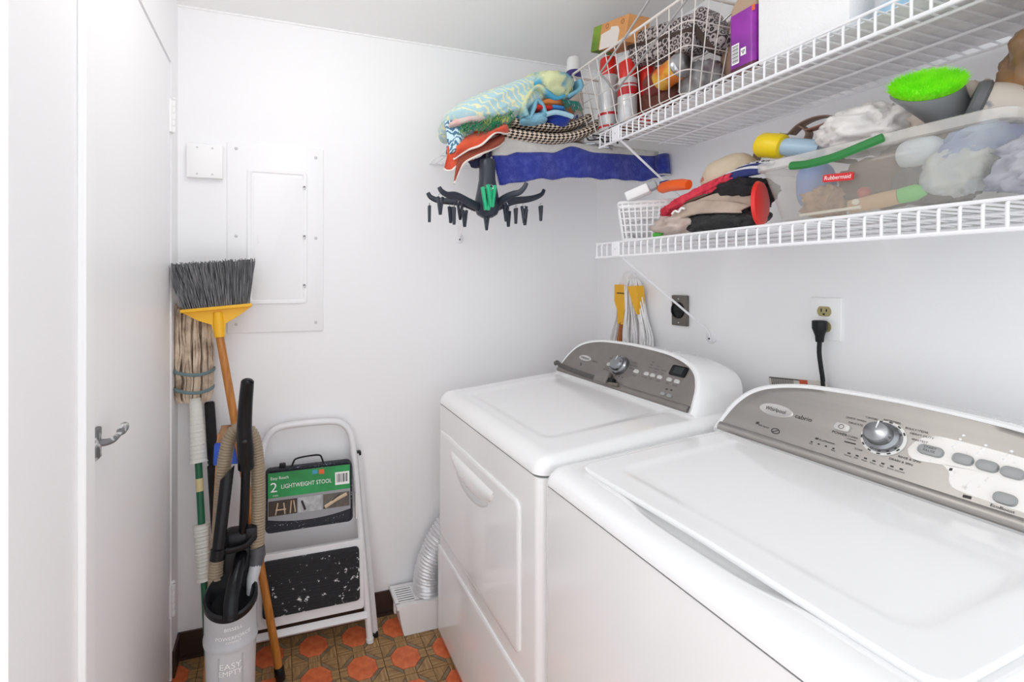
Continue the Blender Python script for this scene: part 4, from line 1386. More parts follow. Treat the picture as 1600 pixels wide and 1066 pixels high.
MB().lathe([(0.0035, 0), (0.003, 0.002), (0.0005, 0.0025)], 8, M=RY, c=(0.728, YB - .011, 1.52)).build('screw', M_dark, br)

# ------------------------------------------------------------------ towels on the back-wall shelf
def lerp_list(L, x):
    if x <= L[0][0]:
        return L[0][1]
    for (a, fa), (b_, fb) in zip(L, L[1:]):
        if x <= b_:
            k = (x - a) / (b_ - a)
            k = k * k * (3 - 2 * k)
            return fa + (fb - fa) * k
    return L[-1][1]
bnd = [(0.69, 1.772), (0.735, 1.775), (0.79, 1.792), (0.92, 1.802), (1.01, 1.832), (1.10, 1.816), (1.34, 1.824), (1.40, 1.828)]
bot = [(0.70, 1.675), (0.735, 1.683), (0.87, 1.706), (1.03, 1.722), (1.11, 1.722), (1.31, 1.727), (1.385, 1.742)]
def tw_y(x, z):
    return 1.4985 - 0.006 * math.sin(x * 38) * (1.84 - z) / 0.15 - 0.004 * math.sin(x * 17 + 1)
t = thing('folded_towel', 'royal blue and white towel hanging over the edge of the back-wall shelf', 'towel', (1.04, 1.60, 1.84))
M_tw_w = mat('towel_white', (206, 204, 200), 0.95, var=0.06, vscale=30, bump=0.5, bscale=260, sheen=0.3)
M_tw_b = mat('towel_blue', (40, 52, 150), 0.95, rgb2=(70, 84, 176), vscale=42, bump=0.6, bscale=260, sheen=0.25, ramp=(0.45, 0.75))
b = MB()
def wf(u, v):
    x = 0.690 + 0.705 * u
    zb = lerp_list(bnd, x)
    if v < 0.5:
        k = v / 0.5
        return V((x, 1.80 - 0.29 * k, 1.850 + 0.004 * math.sin(x * 25 + k * 5)))
    k = (v - 0.5) / 0.5
    z = 1.848 + (zb - 1.848) * k
    return V((x + (0.0), tw_y(x, z) + 0.010 * (1 - min(1, k * 6)), z))
b.grid(wf, 70, 16)
b.build('white_band', M_tw_w, t, solid=0.006)
b = MB()
def bf(u, v):
    x = 0.690 + 0.705 * u
    za, zb = lerp_list(bnd, x), lerp_list(bot, x) + 0.002 * math.sin(x * 60)
    z = za + (zb - za) * v
    return V((x + 0.026 * v * (1 - u), tw_y(x, z), z))
b.grid(bf, 70, 12)
b.build('blue_band', M_tw_b, t, solid=0.007)
b = MB()
for k in range(26):
    z = 1.768 - k * 0.0035
    x = 0.690 + 0.026 * (1.772 - z) / 0.09
    b.tube([(x + 0.004, tw_y(x, z), z), (x - 0.008, tw_y(x, z) - 0.002, z - 0.003 + 0.002 * math.sin(k * 3))], 0.0009, 4)
for k in range(110):
    x = 0.72 + k * 0.006
    z = lerp_list(bot, x - 0.02)
    b.tube([(x, tw_y(x, z), z + .002), (x + .001 * math.sin(k * 5), tw_y(x, z), z - .006 - .002 * math.sin(k * 2.7))], 0.0009, 4)
b.build('fringe', M_tw_w, t, kind='stuff')
rl_ = MB()
rl_.tube([(1.397, 1.484, 1.826), (1.398, 1.480, 1.79), (1.400, 1.474, 1.752)], [0.024, 0.0235, 0.0205], 18, caps=False)
rl_ = rl_.build('rolled_end', M_tw_b, t, solid=0.004)
MB().tube([(1.400 + 0.0205 * math.cos(a), 1.474 + 0.0205 * math.sin(a), 1.7515 + .003 * math.sin(a)) for a in [2 * math.pi * k / 20 for k in range(20)]], 0.0028, 6, closed=True).build('white_hem', M_tw_w, rl_)

# houndstooth mat folded on top of it
t = thing('checked_mat', 'black and cream checked mat folded on the white towel', 'mat', (0.95, 1.56, 1.853))
M_chk = checker_mat('black_cream_check', (40, 34, 32), (222, 204, 184), 1.0, (0, 0, math.radians(45)))
def mat_roll(path, hy, hz, name, off=0.0):
    pts = spline(path, 10)
    b = MB()
    n, m = len(pts), 28
    L_ = [0.0]
    for a, c_ in zip(pts, pts[1:]):
        L_.append(L_[-1] + (c_ - a).length)
    uvs = []
    for j in range(n):
        tg = (pts[min(j + 1, n - 1)] - pts[max(j - 1, 0)]).normalized()
        up_ = V((-tg.z, 0, tg.x))
        for i in range(m):
            a = 2 * math.pi * i / m
            cy_, sz_ = sgnpow(math.cos(a), .75), sgnpow(math.sin(a), .75)
            b.v.append(pts[j] + V((0, 1, 0)) * (hy * cy_) + up_ * (hz * sz_))
            aa = a if a <= 1.5 * math.pi else a - 2 * math.pi
            uvs.append((L_[j] / 0.0125 + off, (aa * (hy + hz) * 0.5) / 0.0125))
    for j in range(n - 1):
        for i in range(m):
            k = (i + 1) % m
            b.f.append((j * m + i, j * m + k, (j + 1) * m + k, (j + 1) * m + i))
    b.f.append(tuple(range(m)))
    b.f.append(tuple((n - 1) * m + k for k in range(m)))
    b.uv = uvs
    return b.build(name, M_chk, t)
mat_roll([(0.720, 1.555, 1.858), (0.76, 1.55, 1.852), (0.83, 1.545, 1.848), (0.92, 1.545, 1.850), (1.0, 1.545, 1.865), (1.07, 1.545, 1.893), (1.115, 1.545, 1.922)], 0.085, 0.020, 'folded_layer')
mat_roll([(0.770, 1.560, 1.898), (0.85, 1.555, 1.892), (0.95, 1.555, 1.895), (1.02, 1.56, 1.915), (1.08, 1.56, 1.945)], 0.080, 0.017, 'folded_layer', 0.4)

# coral towel with a white hem flopping over the left edge
t = thing('coral_towel', 'coral towel with white hem flopping over the left end of the shelf', 'towel', (0.62, 1.52, 1.84))
M_cor = mat('coral_terry', (226, 92, 56), 0.95, rgb2=(206, 70, 40), vscale=24, bump=0.5, bscale=240, sheen=0.2)
M_cor2 = mat('coral_reverse', (164, 82, 62), 0.95, bump=0.5, bscale=240)
M_hem = mat('hem_white', (232, 222, 214), 0.9)
def flap(top, bot_, wav, name, m, hem=True, nu=30):
    T_, B_ = spline(top, 10), spline(bot_, 10)
    def pick(L_, u):
        k = u * (len(L_) - 1)
        i = min(int(k), len(L_) - 2)
        return L_[i].lerp(L_[i + 1], k - i)
    def fn(u, v):
        p = pick(T_, u).lerp(pick(B_, u), v)
        return p + V((0, -wav * math.sin(v * math.pi) - 0.006 * math.sin(u * 9 + v * 3), 0))
    o = MB().grid(fn, nu, 8).build(name, m, t, solid=0.005, smooth=180)
    if hem:
        MB().tube([fn(i / nu, 1.0) + V((0, -0.002, 0)) for i in range(nu + 1)], 0.0036, 6).build('hem', M_hem, o)
    return o
flap([(0.548, 1.478, 1.800), (0.60, 1.47, 1.826), (0.66, 1.468, 1.846), (0.715, 1.47, 1.872), (0.738, 1.485, 1.874)],
     [(0.535, 1.455, 1.738), (0.585, 1.448, 1.772), (0.625, 1.440, 1.788), (0.672, 1.440, 1.830), (0.715, 1.45, 1.838), (0.738, 1.47, 1.846)], 0.014, 'upper_fold', M_cor)
flap([(0.552, 1.495, 1.782), (0.592, 1.49, 1.786), (0.645, 1.485, 1.806), (0.71, 1.488, 1.838), (0.732, 1.495, 1.840)],
     [(0.541, 1.465, 1.662), (0.572, 1.462, 1.726), (0.610, 1.458, 1.752), (0.660, 1.462, 1.776), (0.70, 1.468, 1.798), (0.726, 1.48, 1.818)], 0.012, 'lower_fold', M_cor2)
flap([(0.526, 1.490, 1.800), (0.537, 1.48, 1.800), (0.558, 1.475, 1.800)], [(0.518, 1.495, 1.716), (0.535, 1.47, 1.706), (0.562, 1.465, 1.744)], 0.008, 'corner_fold', M_cor, nu=12)
M_bprint = wave_mat('blue_leaf_print', (198, 222, 228), (64, 110, 140), 30, 9, ramp=(0.35, 0.7))
flap([(0.521, 1.496, 1.872), (0.545, 1.472, 1.868), (0.575, 1.466, 1.856)], [(0.522, 1.488, 1.758), (0.54, 1.462, 1.764), (0.572, 1.458, 1.792)], 0.008, 'printed_corner', M_bprint, hem=False, nu=14)
MB().rbox((0.69, 1.555, 1.850), (0.13, 0.11, 0.014), 0.006, 2).build('folded_body', M_cor, t)
o = MB().tube(spline([(0.595, 1.50, 1.775), (0.62, 1.495, 1.742), (0.655, 1.495, 1.752), (0.685, 1.50, 1.788)], 6), [0.010] * 6 + [0.016] * 6 + [0.015] * 6 + [0.010], 8, flat=0.6).build('navy_cloth', mat('navy_print', (34, 34, 66), 0.9, rgb2=(170, 130, 96), vscale=38, ramp=(0.5, 0.62)), None)
tag(o, 'scrap of navy printed cloth tucked under the coral towel', 'cloth')

# big pale towel on top
t = thing('beach_towel', 'pale blue towel with yellow squiggles bundled on top of the pile', 'towel', (0.77, 1.60, 1.88))
M_sq = wave_mat('pale_squiggle', (170, 204, 212), (224, 222, 180), 21, 8, ramp=(0.62, 0.92))
M_sq2 = mat('aqua_yellow', (214, 220, 172), 0.95, rgb2=(76, 164, 200), vscale=9, ramp=(0.46, 0.60), bump=.4, bscale=260)
blob((0.750, 1.585, 1.963), (0.225, 0.14, 0.070), (0, -25, 0), 0.10, 1.6, 4, 64, 36, 0.75, 0.035, (2.0, 4.0, 4.0)).build('bundle', M_sq, t, smooth=180)
blob((0.905, 1.545, 2.028), (0.092, 0.13, 0.055), (0, -2, 0), 0.10, 1.5, 9, 48, 30, 0.8, 0.09, (7.0, 1.5, 2.0)).build('fold_over', M_sq2, t, smooth=180)
# loose loop of the hem, seen end-on
def ribbon(pts, w, name, m, par, depth=V((0, 0.10, 0))):
    P = spline(pts, 8)
    b = MB()
    n = len(P) - 1
    b.grid(lambda u, v: P[min(int(round(u * n)), n)] + depth * v + V((0, 0, 0.004 * math.sin(u * 7 + v * 3))), n, 6)
    return b.build(name, m, par, solid=w, smooth=180)
ribbon([(0.792, 1.432, 1.900), (0.784, 1.432, 1.930), (0.800, 1.430, 1.972), (0.832, 1.428, 2.004), (0.866, 1.426, 1.990), (0.90, 1.428, 1.972), (0.935, 1.43, 1.980)], 0.012, 'hem_loop', M_sq2, t)
ribbon([(0.792, 1.436, 1.900), (0.806, 1.436, 1.895), (0.820, 1.435, 1.925), (0.830, 1.434, 1.958), (0.850, 1.434, 1.950), (0.862, 1.434, 1.918), (0.848, 1.436, 1.910)], 0.010, 'hem_loop', mat('aqua_cloth', (122, 178, 200), 0.95, bump=.4, bscale=240), t)
ribbon([(0.955, 1.435, 1.985), (0.985, 1.432, 2.002), (1.005, 1.432, 2.030), (0.998, 1.435, 2.048)], 0.012, 'hem_loop', MATS['aqua_cloth'], t)
blob((0.590, 1.475, 1.868), (0.070, 0.045, 0.014), (0, -14, 0), 0.15, 2, 2, 30, 16, 0.9).build('pink_border', mat('pink_cloth', (222, 160, 164), 0.95, rgb2=(206, 206, 196), vscale=18, bump=.4, bscale=240), t, smooth=180)
b = MB()
rnd = random.Random(5)
for k in range(90):
    u = rnd.random()
    x = 0.575 + 0.185 * u
    z = 1.845 + 0.055 * u + rnd.gauss(0, .007)
    y = 1.446 + rnd.gauss(0, .006)
    q = [(x, y + .02, z + .012), (x - .008, y, z + .004), (x - .020 + rnd.gauss(0, .008), y - .006, z - .012), (x - .026 + rnd.gauss(0, .012), y - .004, z - .026 + rnd.gauss(0, .006))]
    b.tube(q, 0.0012, 4)
b.build('green_fringe', mat('fringe_green', (26, 128, 88), 0.9, rgb2=(176, 190, 70), vscale=22, ramp=(.55, .7)), t, kind='stuff')
b = MB()
for k in range(40):
    x = 0.925 + rnd.random() * 0.07
    q = [(x, 1.44, 1.972), (x + .003, 1.432, 1.958), (x + rnd.gauss(0, .010), 1.43, 1.938 + rnd.gauss(0, .008))]
    b.tube(q, 0.0012, 4)
b.build('green_fringe', mat('fringe_teal', (30, 104, 96), 0.9), t, kind='stuff')

t = thing('rolled_towel', 'royal blue towel rolled up with red and light blue stripes', 'towel', (0.90, 1.54, 1.90))
blob((0.945, 1.53, 1.921), (0.045, 0.09, 0.038), (0, 0, 0), 0.06, 2, 3, 32, 20, 0.9).build('blue_roll', mat('royal_terry', (24, 58, 160), 0.95, bump=.5, bscale=240, sheen=.2), t, smooth=180)
blob((0.840, 1.525, 1.905), (0.058, 0.09, 0.022), (0, -8, 0), 0.1, 2, 6, 32, 20, 0.85).build('light_blue_fold', mat('sky_terry', (136, 190, 214), 0.95, bump=.5, bscale=240, var=.1), t, smooth=180)
MB().tube(spline([(0.865, 1.436, 1.912), (0.90, 1.432, 1.922), (0.945, 1.430, 1.917), (0.965, 1.43, 1.912)], 6), 0.0085, 10, flat=0.8).build('pale_stripe', mat('ice_terry', (168, 208, 224), 0.95, bump=.5, bscale=240), t)
MB().rbox((0.855, 1.50, 1.938), (0.072, 0.13, 0.014), 0.006, 3, M=Euler((0, math.radians(-3), 0)).to_matrix().to_4x4()).build('red_stripe', mat('red_terry', (190, 40, 34), 0.95, bump=.5, bscale=240), t)
MB().rbox((0.915, 1.50, 1.944), (0.05, 0.13, 0.013), 0.006, 3).build('mid_blue_stripe', mat('mid_terry', (60, 130, 196), 0.95, bump=.5, bscale=240), t)
o = blob((0.902, 1.51, 1.966), (0.052, 0.07, 0.016), (0, -6, 0), 0.1, 2, 7, 30, 18, 0.85).build('orange_cloth', mat('apricot_terry', (222, 134, 70), 0.95, bump=.5, bscale=240), None, smooth=180)
tag(o, 'folded apricot cloth wedged between the blue roll and the pale towel', 'cloth')
o = blob((1.020, 1.60, 1.972), (0.040, 0.07, 0.045), (0, 0, 0), 0.15, 2, 8, 30, 18, 0.85, .06).build('tan_cloth', mat('tan_terry', (178, 116, 76), 0.95, bump=.4, bscale=200), None, smooth=180)
tag(o, 'bunched tan cloth beside the wire basket', 'cloth')
# bent wire trivet lying at the open end of the upper shelf
b = MB()
for k in range(3):
    y = 1.475 - k * 0.03
    b.tube(spline([(1.055 + 0.012 * math.sin(j * 1.7), y - 0.004 * j, 1.8475 + 0.010 * (1 + math.cos(j * 1.9))) for j in range(7)], 6), 0.0035, 8)
t = thing('wire_trivet', 'bent grey wire trivet at the open end of the upper shelf', 'trivet', (1.055, 1.445, 1.845))
for k in range(3):
    y = 1.490 - k * 0.030
    MB().tube(spline([(1.035 + 0.03 * j, y + 0.012 * (1 if j % 2 else -1), 1.852 - 0.004 * j * (k == 0)) for j in range(6)], 6), 0.0034, 8).build('wire', M_dark if k == 1 else M_steel, t)
MB().tube([(1.03, 1.505, 1.8495), (1.19, 1.505, 1.8495)], 0.003, 8).build('wire', M_dark, t)
MB().tube([(1.03, 1.41, 1.8495), (1.19, 1.41, 1.8495)], 0.003, 8).build('wire', M_dark, t)

# ------------------------------------------------------------------ clip hanger under the towels
M_slate = mat('slate_plastic', (44, 50, 62), 0.4)
t = thing('clip_hanger', 'dark slate clip hanger with many clothes pegs hanging below the towels', 'clip hanger', (0.66, 1.49, 1.80))
HX, HY = 0.664, 1.478
hb = MB().lathe([(0.0005, 1.556), (0.018, 1.558), (0.034, 1.568), (0.043, 1.590), (0.042, 1.612), (0.034, 1.65), (0.028, 1.685), (0.027, 1.72), (0.029, 1.742), (0.024, 1.752), (0.010, 1.757), (0.0005, 1.758)], 28, c=(HX, HY, 0)).build('body', M_slate, t)
MB().tube(spline([(HX, HY, 1.752), (HX, HY, 1.775), (HX, HY - 0.002, 1.80), (HX, HY + 0.006, 1.835), (HX, HY + 0.025, 1.853), (HX, HY + 0.044, 1.85), (HX, HY + 0.05, 1.838)], 6), 0.0052, 8).build('hook', M_slate, t)
arms = [[(0.630, -.01, 1.594), (0.598, -.05, 1.607), (0.555, -.08, 1.626), (0.523, -.10, 1.627), (0.502, -.11, 1.638), (0.494, -.112, 1.651)],
        [(0.625, .01, 1.590), (0.575, .03, 1.604), (0.530, .04, 1.606), (0.492, .05, 1.607), (0.466, .055, 1.616), (0.456, .057, 1.630)],
        [(0.698, -.01, 1.602), (0.728, -.05, 1.626), (0.758, -.08, 1.641), (0.785, -.10, 1.650), (0.804, -.11, 1.668), (0.812, -.112, 1.684)],
        [(0.700, .01, 1.596), (0.760, .03, 1.618), (0.815, .04, 1.627), (0.848, .05, 1.636), (0.872, .056, 1.648), (0.881, .058, 1.664)]]
for a in arms:
    s_ = [V((x * (1 + dy / HY), HY + dy, 1.35 + (z - 1.35) * (1 + dy / HY))) for x, dy, z in a]
    P = spline(s_, 6)
    n = len(P)
    MB().tube(P, [0.015 - 0.0085 * (k / (n - 1)) for k in range(n)], 10, flat=0.75).build('arm', M_slate, t)
def peg(x, y, z, rot, m, wide=0.012, sc=1.0):
    """sprung peg hanging jaws down; z is its middle"""
    M_ = TR((x, y, z), (0, 0, rot))
    b = MB()
    for s in (-1, 1):
        b.rbox((0, 0, 0), (0.0080, 0.0095, 0.056), 0.002, 2, M=Euler((0, s * math.radians(9), 0)).to_matrix().to_4x4())
        b.v[-len(b.v) // (2 if s == 1 else 1):] = [p + V((s * wide * 0.32, 0, 0)) for p in b.v[-len(b.v) // (2 if s == 1 else 1):]]
    b.xf(M_ @ Matrix.Scale(sc, 4))
    o = b.build('peg', m, t)
    ring = MB().tube([M_ @ V((0.007 * math.cos(a), 0, 0.028 + 0.009 * math.sin(a))) for a in [2 * math.pi * k / 12 for k in range(12)]], 0.0011, 5, closed=True)
    ring.build('wire_loop', M_steel, o)
pegs = [(0.461, .05, 1.562, 80), (0.498, -.09, 1.590, 10), (0.534, .03, 1.562, 30), (0.546, -.06, 1.559, 60), (0.567, .0, 1.574, 0), (0.583, -.03, 1.552, 20), (0.734, -.03, 1.576, 10), (0.743, .02, 1.557, 30), (0.771, .04, 1.568, 85), (0.803, -.09, 1.574, 0), (0.806, -.05, 1.566, 15), (0.868, .05, 1.581, 85)]
for x, dy, z, r in pegs:
    k = 1 + dy / HY
    peg(x * k, HY + dy, 1.35 + (z - 1.35) * k, r, M_slate)
peg(0.640, HY - 0.052, 1.612, 0, mat('green_peg', (36, 178, 124), 0.4), 0.022, 1.35)
peg(0.652, HY - 0.060, 1.620, 12, MATS['green_peg'], 0.020, 1.3)
peg(0.662, HY + 0.0, 1.543, 0, M_slate)

# ------------------------------------------------------------------ wire basket on the upper shelf, with its contents
t = thing('wire_basket', 'white wire basket of cans and pouches on the upper shelf', 'basket', (1.14, 1.27, 1.853))
RB = dict(x0=1.032, x1=1.262, y0=1.000, y1=1.550, z=2.108)
BB = dict(x0=1.062, x1=1.235, y0=1.045, y1=1.487, z=1.866)
def corner_ring(k, r):
    x0 = BB['x0'] + (RB['x0'] - BB['x0']) * k
    x1 = BB['x1'] + (RB['x1'] - BB['x1']) * k
    y0 = BB['y0'] + (RB['y0'] - BB['y0']) * k
    y1 = BB['y1'] + (RB['y1'] - BB['y1']) * k
    z = BB['z'] + (RB['z'] - BB['z']) * k
    return [V((x, y, z)) for x, y in rrect(x0, x1, y0, y1, r)]
M_bw = mat('cream_wire', (226, 220, 214), 0.35)
MB().tube(corner_ring(1, 0.03), 0.0045, 8, closed=True).build('rim', M_bw, t)
for k in (0.0, 0.25, 0.5, 0.75):
    MB().tube(corner_ring(k, 0.022 + 0.008 * k), 0.0017, 6, closed=True).build('hoop_wire', M_bw, t)
def bpt(side, f, k):
    x0 = BB['x0'] + (RB['x0'] - BB['x0']) * k
    x1 = BB['x1'] + (RB['x1'] - BB['x1']) * k
    y0 = BB['y0'] + (RB['y0'] - BB['y0']) * k
    y1 = BB['y1'] + (RB['y1'] - BB['y1']) * k
    z = BB['z'] + (RB['z'] - BB['z']) * k
    return V({'f': (x0, y0 + (y1 - y0) * f, z), 'b': (x1, y0 + (y1 - y0) * f, z), 'l': (x0 + (x1 - x0) * f, y1, z), 'r': (x0 + (x1 - x0) * f, y0, z)}[side])
for i in range(12):
    f = (i + 0.5) / 12
    MB().tube([bpt('f', f, 1), bpt('f', f, 0.03), bpt('f', f, 0) + V((.006, 0, -.001)), bpt('b', f, 0) + V((-.006, 0, -.001)), bpt('b', f, 0.03), bpt('b', f, 1)], 0.0017, 6).build('loop_wire', M_bw, t)
for i in range(5):
    f = (i + 0.5) / 5
    MB().tube([bpt('l', f, 1), bpt('l', f, 0.03), bpt('l', f, 0) + V((0, -.006, -.003)), bpt('r', f, 0) + V((0, .006, -.003)), bpt('r', f, 0.03), bpt('r', f, 1)], 0.0017, 6).build('loop_wire', M_bw, t)
M_galv = mat('galvanised_wire', (186, 186, 186), 0.3, metal=0.8)
MB().tube(spline([(1.022, 1.075, 2.20), (1.022, 1.21, 2.118), (1.020, 1.335, 2.050), (1.018, 1.350, 2.038), (1.018, 1.338, 2.022), (1.018, 1.315, 1.998), (1.018, 1.282, 1.956), (1.018, 1.268, 1.950), (1.018, 1.252, 1.958), (1.020, 1.12, 2.024), (1.022, 0.96, 2.108)], 5), 0.0034, 8).build('bail_handle', M_galv, t)
MB().tube(spline([(1.245, 1.36, 2.085), (1.17, 1.34, 1.998), (1.15, 1.325, 1.975), (1.145, 1.30, 1.968), (1.15, 1.27, 1.98), (1.18, 1.10, 2.05), (1.20, 1.0, 2.10)], 5), 0.0032, 8).build('bail_handle', M_galv, t)

def can(name, label, c, z0, z1, r, body, cap, caph, bands=(), grp=None):
    t = thing(name, label, 'spray can', (c[0], c[1], z0), 'spray cans in the wire basket')
    MB().lathe([(r * .92, z0), (r, z0 + .004), (r, z1 - .008), (r * .85, z1)], 26, c=(c[0], c[1], 0)).build('can_body', body, t)
    MB().lathe([(r * .88, z1 - .001), (r * .9, z1 + .004), (r * .86, z1 + caph - .006), (r * .78, z1 + caph), (.0005, z1 + caph)], 26, c=(c[0], c[1], 0)).build('cap', cap, t)
    for za, zb, m in bands:
        MB().lathe([(r + .0006, za), (r + .0006, zb)], 26, c=(c[0], c[1], 0), cap=False).build('label_band', m, t)
    return t
M_canw = mat('can_white', (214, 216, 218), 0.3, metal=0.2, var=.06, vscale=40)
M_red = mat('cap_red', (214, 40, 30), 0.35)
M_redl = mat('label_red', (196, 34, 40), 0.4)
can('spray_can', 'white spray can with red cap, tallest in the wire basket', (1.108, 1.425), 1.870, 2.068, 0.034, M_canw, M_red, 0.062, [(1.925, 1.934, M_redl), (1.882, 1.890, M_redl)])
can('spray_can', 'white and red spray can with red cap, middle of the wire basket', (1.103, 1.322), 1.870, 2.018, 0.031, M_canw, M_red, 0.058, [(1.958, 1.984, M_redl), (1.99, 1.995, M_redl)])
can('spray_can', 'slim dark red can standing behind the other spray cans', (1.165, 1.300), 1.870, 2.005, 0.027, M_redl, M_red, 0.05)
t = thing('cleaner_bottle', 'clear cleaner bottle with white cap and purple collar behind the basket', 'bottle', (1.155, 1.665, 1.855))
bx_, by_ = 1.120, 1.655
MB().lathe([(0.036, 1.857), (0.040, 1.862), (0.041, 2.03), (0.036, 2.09), (0.022, 2.135), (0.020, 2.15)], 28, c=(bx_, by_, 0)).build('bottle_body', mat('cloudy_plastic', (206, 190, 176), 0.25, var=.05), t)
MB().lathe([(0.026, 2.148), (0.031, 2.152), (0.030, 2.178), (0.027, 2.182)], 24, c=(bx_, by_, 0)).build('collar', mat('collar_purple', (62, 50, 120), 0.4), t)
MB().lathe([(0.0255, 2.180), (0.0265, 2.185), (0.0255, 2.228), (0.022, 2.236), (0.0005, 2.237)], 24, c=(bx_, by_, 0)).build('cap', M_wplas, t)
MB().lathe([(0.0416, 1.93), (0.0416, 2.0)], 28, c=(bx_, by_, 0), cap=False).build('label', mat('label_blue', (60, 96, 170), 0.5, rgb2=(222, 224, 228), vscale=50, ramp=(.45, .5)), t)

# soap carton perched on the pile
t = thing('soap_carton', 'orange and green carton with a cut-out window on top of the basket', 'carton', (1.10, 1.34, 2.13))
Mc = TR((1.098, 1.350, 2.176), (14, 0, 0))
def cbox(y0, y1, m, nm):
    return MB().rbox((0, (y0 + y1) / 2, 0), (0.085, y1 - y0, 0.082), 0.002, 1).xf(Mc).build(nm, m, t)
cbox(-0.085, 0.055, mat('carton_tan', (206, 146, 88), 0.6, var=.06), 'carton_body')
cbox(0.0552, 0.100, mat('carton_green', (128, 158, 46), 0.6, rgb2=(96, 128, 34), vscale=14), 'carton_end')
P = [(-0.048, -0.044), (0.046, -0.044), (0.047, 0.006), (0.0, 0.012), (-0.005, 0.020), (-0.040, 0.014), (-0.05, 0.0)]
fr = Mc @ frame((-0.0427, 0, 0), (0, 1, 0), (0, 0, 1))
MB().prism(P, -0.0012, fr).build('window', mat('soap_white', (222, 214, 206), 0.6), t)
b = MB()
for y, z in ((0.02, 0.027), (-0.06, 0.024)):
    b.tube([Mc @ V((-0.0432, y + .007 * math.cos(a), z + .007 * math.sin(a))) for a in [2 * math.pi * k / 14 for k in range(14)]], .0008, 4, closed=True)
b.build('printed_rings', mat('carton_brown', (140, 90, 50), 0.6), t, kind='stuff')

# printed fabric case and other soft things in the basket
t = thing('printed_case', 'grey zip case printed with dark rings in the wire basket', 'case', (1.15, 1.20, 2.05))
M_rp = ring_print_mat('ring_print', (176, 168, 166), (58, 50, 50), 55)
Mc = TR((1.150, 1.200, 2.088), (12, 0, 6))
MB().rbox((0, 0, 0), (0.085, 0.245, 0.105), 0.018, 4).xf(Mc).build('case_body', M_rp, t)
MB().rbox((0, 0, 0.004), (0.0875, 0.247, 0.014), 0.004, 2).xf(Mc).build('zip_band', mat('case_brown', (70, 56, 50), 0.8), t)
t = thing('printed_pouch', 'smaller ring-printed pouch at the right end of the wire basket', 'pouch', (1.16, 1.055, 2.05))
MB().rbox((0, 0, 0), (0.10, 0.055, 0.15), 0.016, 4).xf(TR((1.19, 1.062, 2.06), (-30, 0, 10))).build('pouch_body', M_rp, t)
MB().rbox((0, 0, 0), (0.102, 0.022, 0.152), 0.008, 2).xf(TR((1.185, 1.078, 2.055), (-30, 0, 10))).build('zip_band', MATS['case_brown'], t)
t = thing('orange_tin', 'orange tin lying on its side with its steel end showing', 'tin', (1.12, 1.15, 1.935))
ax_ = V((-0.10, -1, 0.10)).normalized()
Mo = frame((1.118, 1.225, 1.958), ax_.orthogonal(), ax_.cross(ax_.orthogonal()))
MB().lathe([(0.034, 0.0), (0.036, 0.003), (0.036, 0.122)], 30, M=Mo).build('tin_body', mat('tin_orange', (224, 120, 40), 0.35, rgb2=(232, 182, 60), vscale=18, ramp=(.45, .6)), t)
MB().lathe([(0.0355, 0.122), (0.037, 0.124), (0.0365, 0.130), (0.030, 0.1375), (0.0005, 0.140)], 30, M=Mo).build('tin_end', M_steel, t)
MB().lathe([(0.0364, 0.0), (0.0364, 0.045)], 30, M=Mo, cap=False).build('label_band', mat('tin_maroon', (120, 46, 40), 0.4), t)
t = thing('brown_carton', 'brown carton standing behind the spray cans in the basket', 'carton', (1.185, 1.36, 1.87))
MB().rbox((1.185, 1.365, 1.968), (.075, .10, .19), .003, 2).build('carton_body', mat('carton_brown2', (122, 70, 44), .6, var=.15, vscale=20), t)
MB().rbox((1.185, 1.365, 2.066), (.077, .102, .012), .002, 1).build('carton_lid', mat('carton_lid', (98, 56, 36), .6), t)
o = blob((1.17, 1.235, 1.925), (0.055, 0.075, 0.055), (0, 0, 0), .2, 2, 11, 30, 18, .8, .1, zmin=1.871).build('brown_bag', mat('brown_leather', (96, 50, 34), 0.6, var=.2, bump=.3), None, smooth=180)
tag(o, 'crumpled brown leather bag at the bottom of the wire basket', 'bag')
o = blob((1.185, 1.10, 1.93), (0.05, 0.06, 0.055), (0, 0, 0), .25, 2, 12, 34, 20, .8, .14, (3, 5, 3), zmin=1.872).build('clear_bag', mat('clear_film', (178, 182, 180), 0.15, alpha=0.75, rgb2=(120, 104, 110), vscale=24), None, smooth=180)
tag(o, 'crumpled clear bag at the right end of the wire basket', 'plastic bag')
o = blob((1.235, 1.015, 1.985), (0.045, 0.05, 0.105), (8, 0, 0), .15, 2, 14, 30, 18, .75, .05).build('brown_pouch', mat('brown_pouch', (120, 92, 84), 0.6, rgb2=(180, 150, 124), vscale=9), None, smooth=180)
tag(o, 'tall brown pouch standing just behind the right end of the basket', 'pouch')
t = thing('steel_bowl', 'small folded cloth and tin lid lying flat in the basket bottom', 'tin lid', (1.10, 1.40, 1.867))
t.name = 'tin_lid'
t['label'] = 'flat grey lid lying in the bottom of the basket'
MB().lathe([(0.001, 1.8700), (0.02, 1.8695), (0.020, 1.874), (0.001, 1.8745)], 20, c=(1.090, 1.37, 0)).build('lid_disc', mat('lid_grey', (150, 156, 166), 0.5), t)

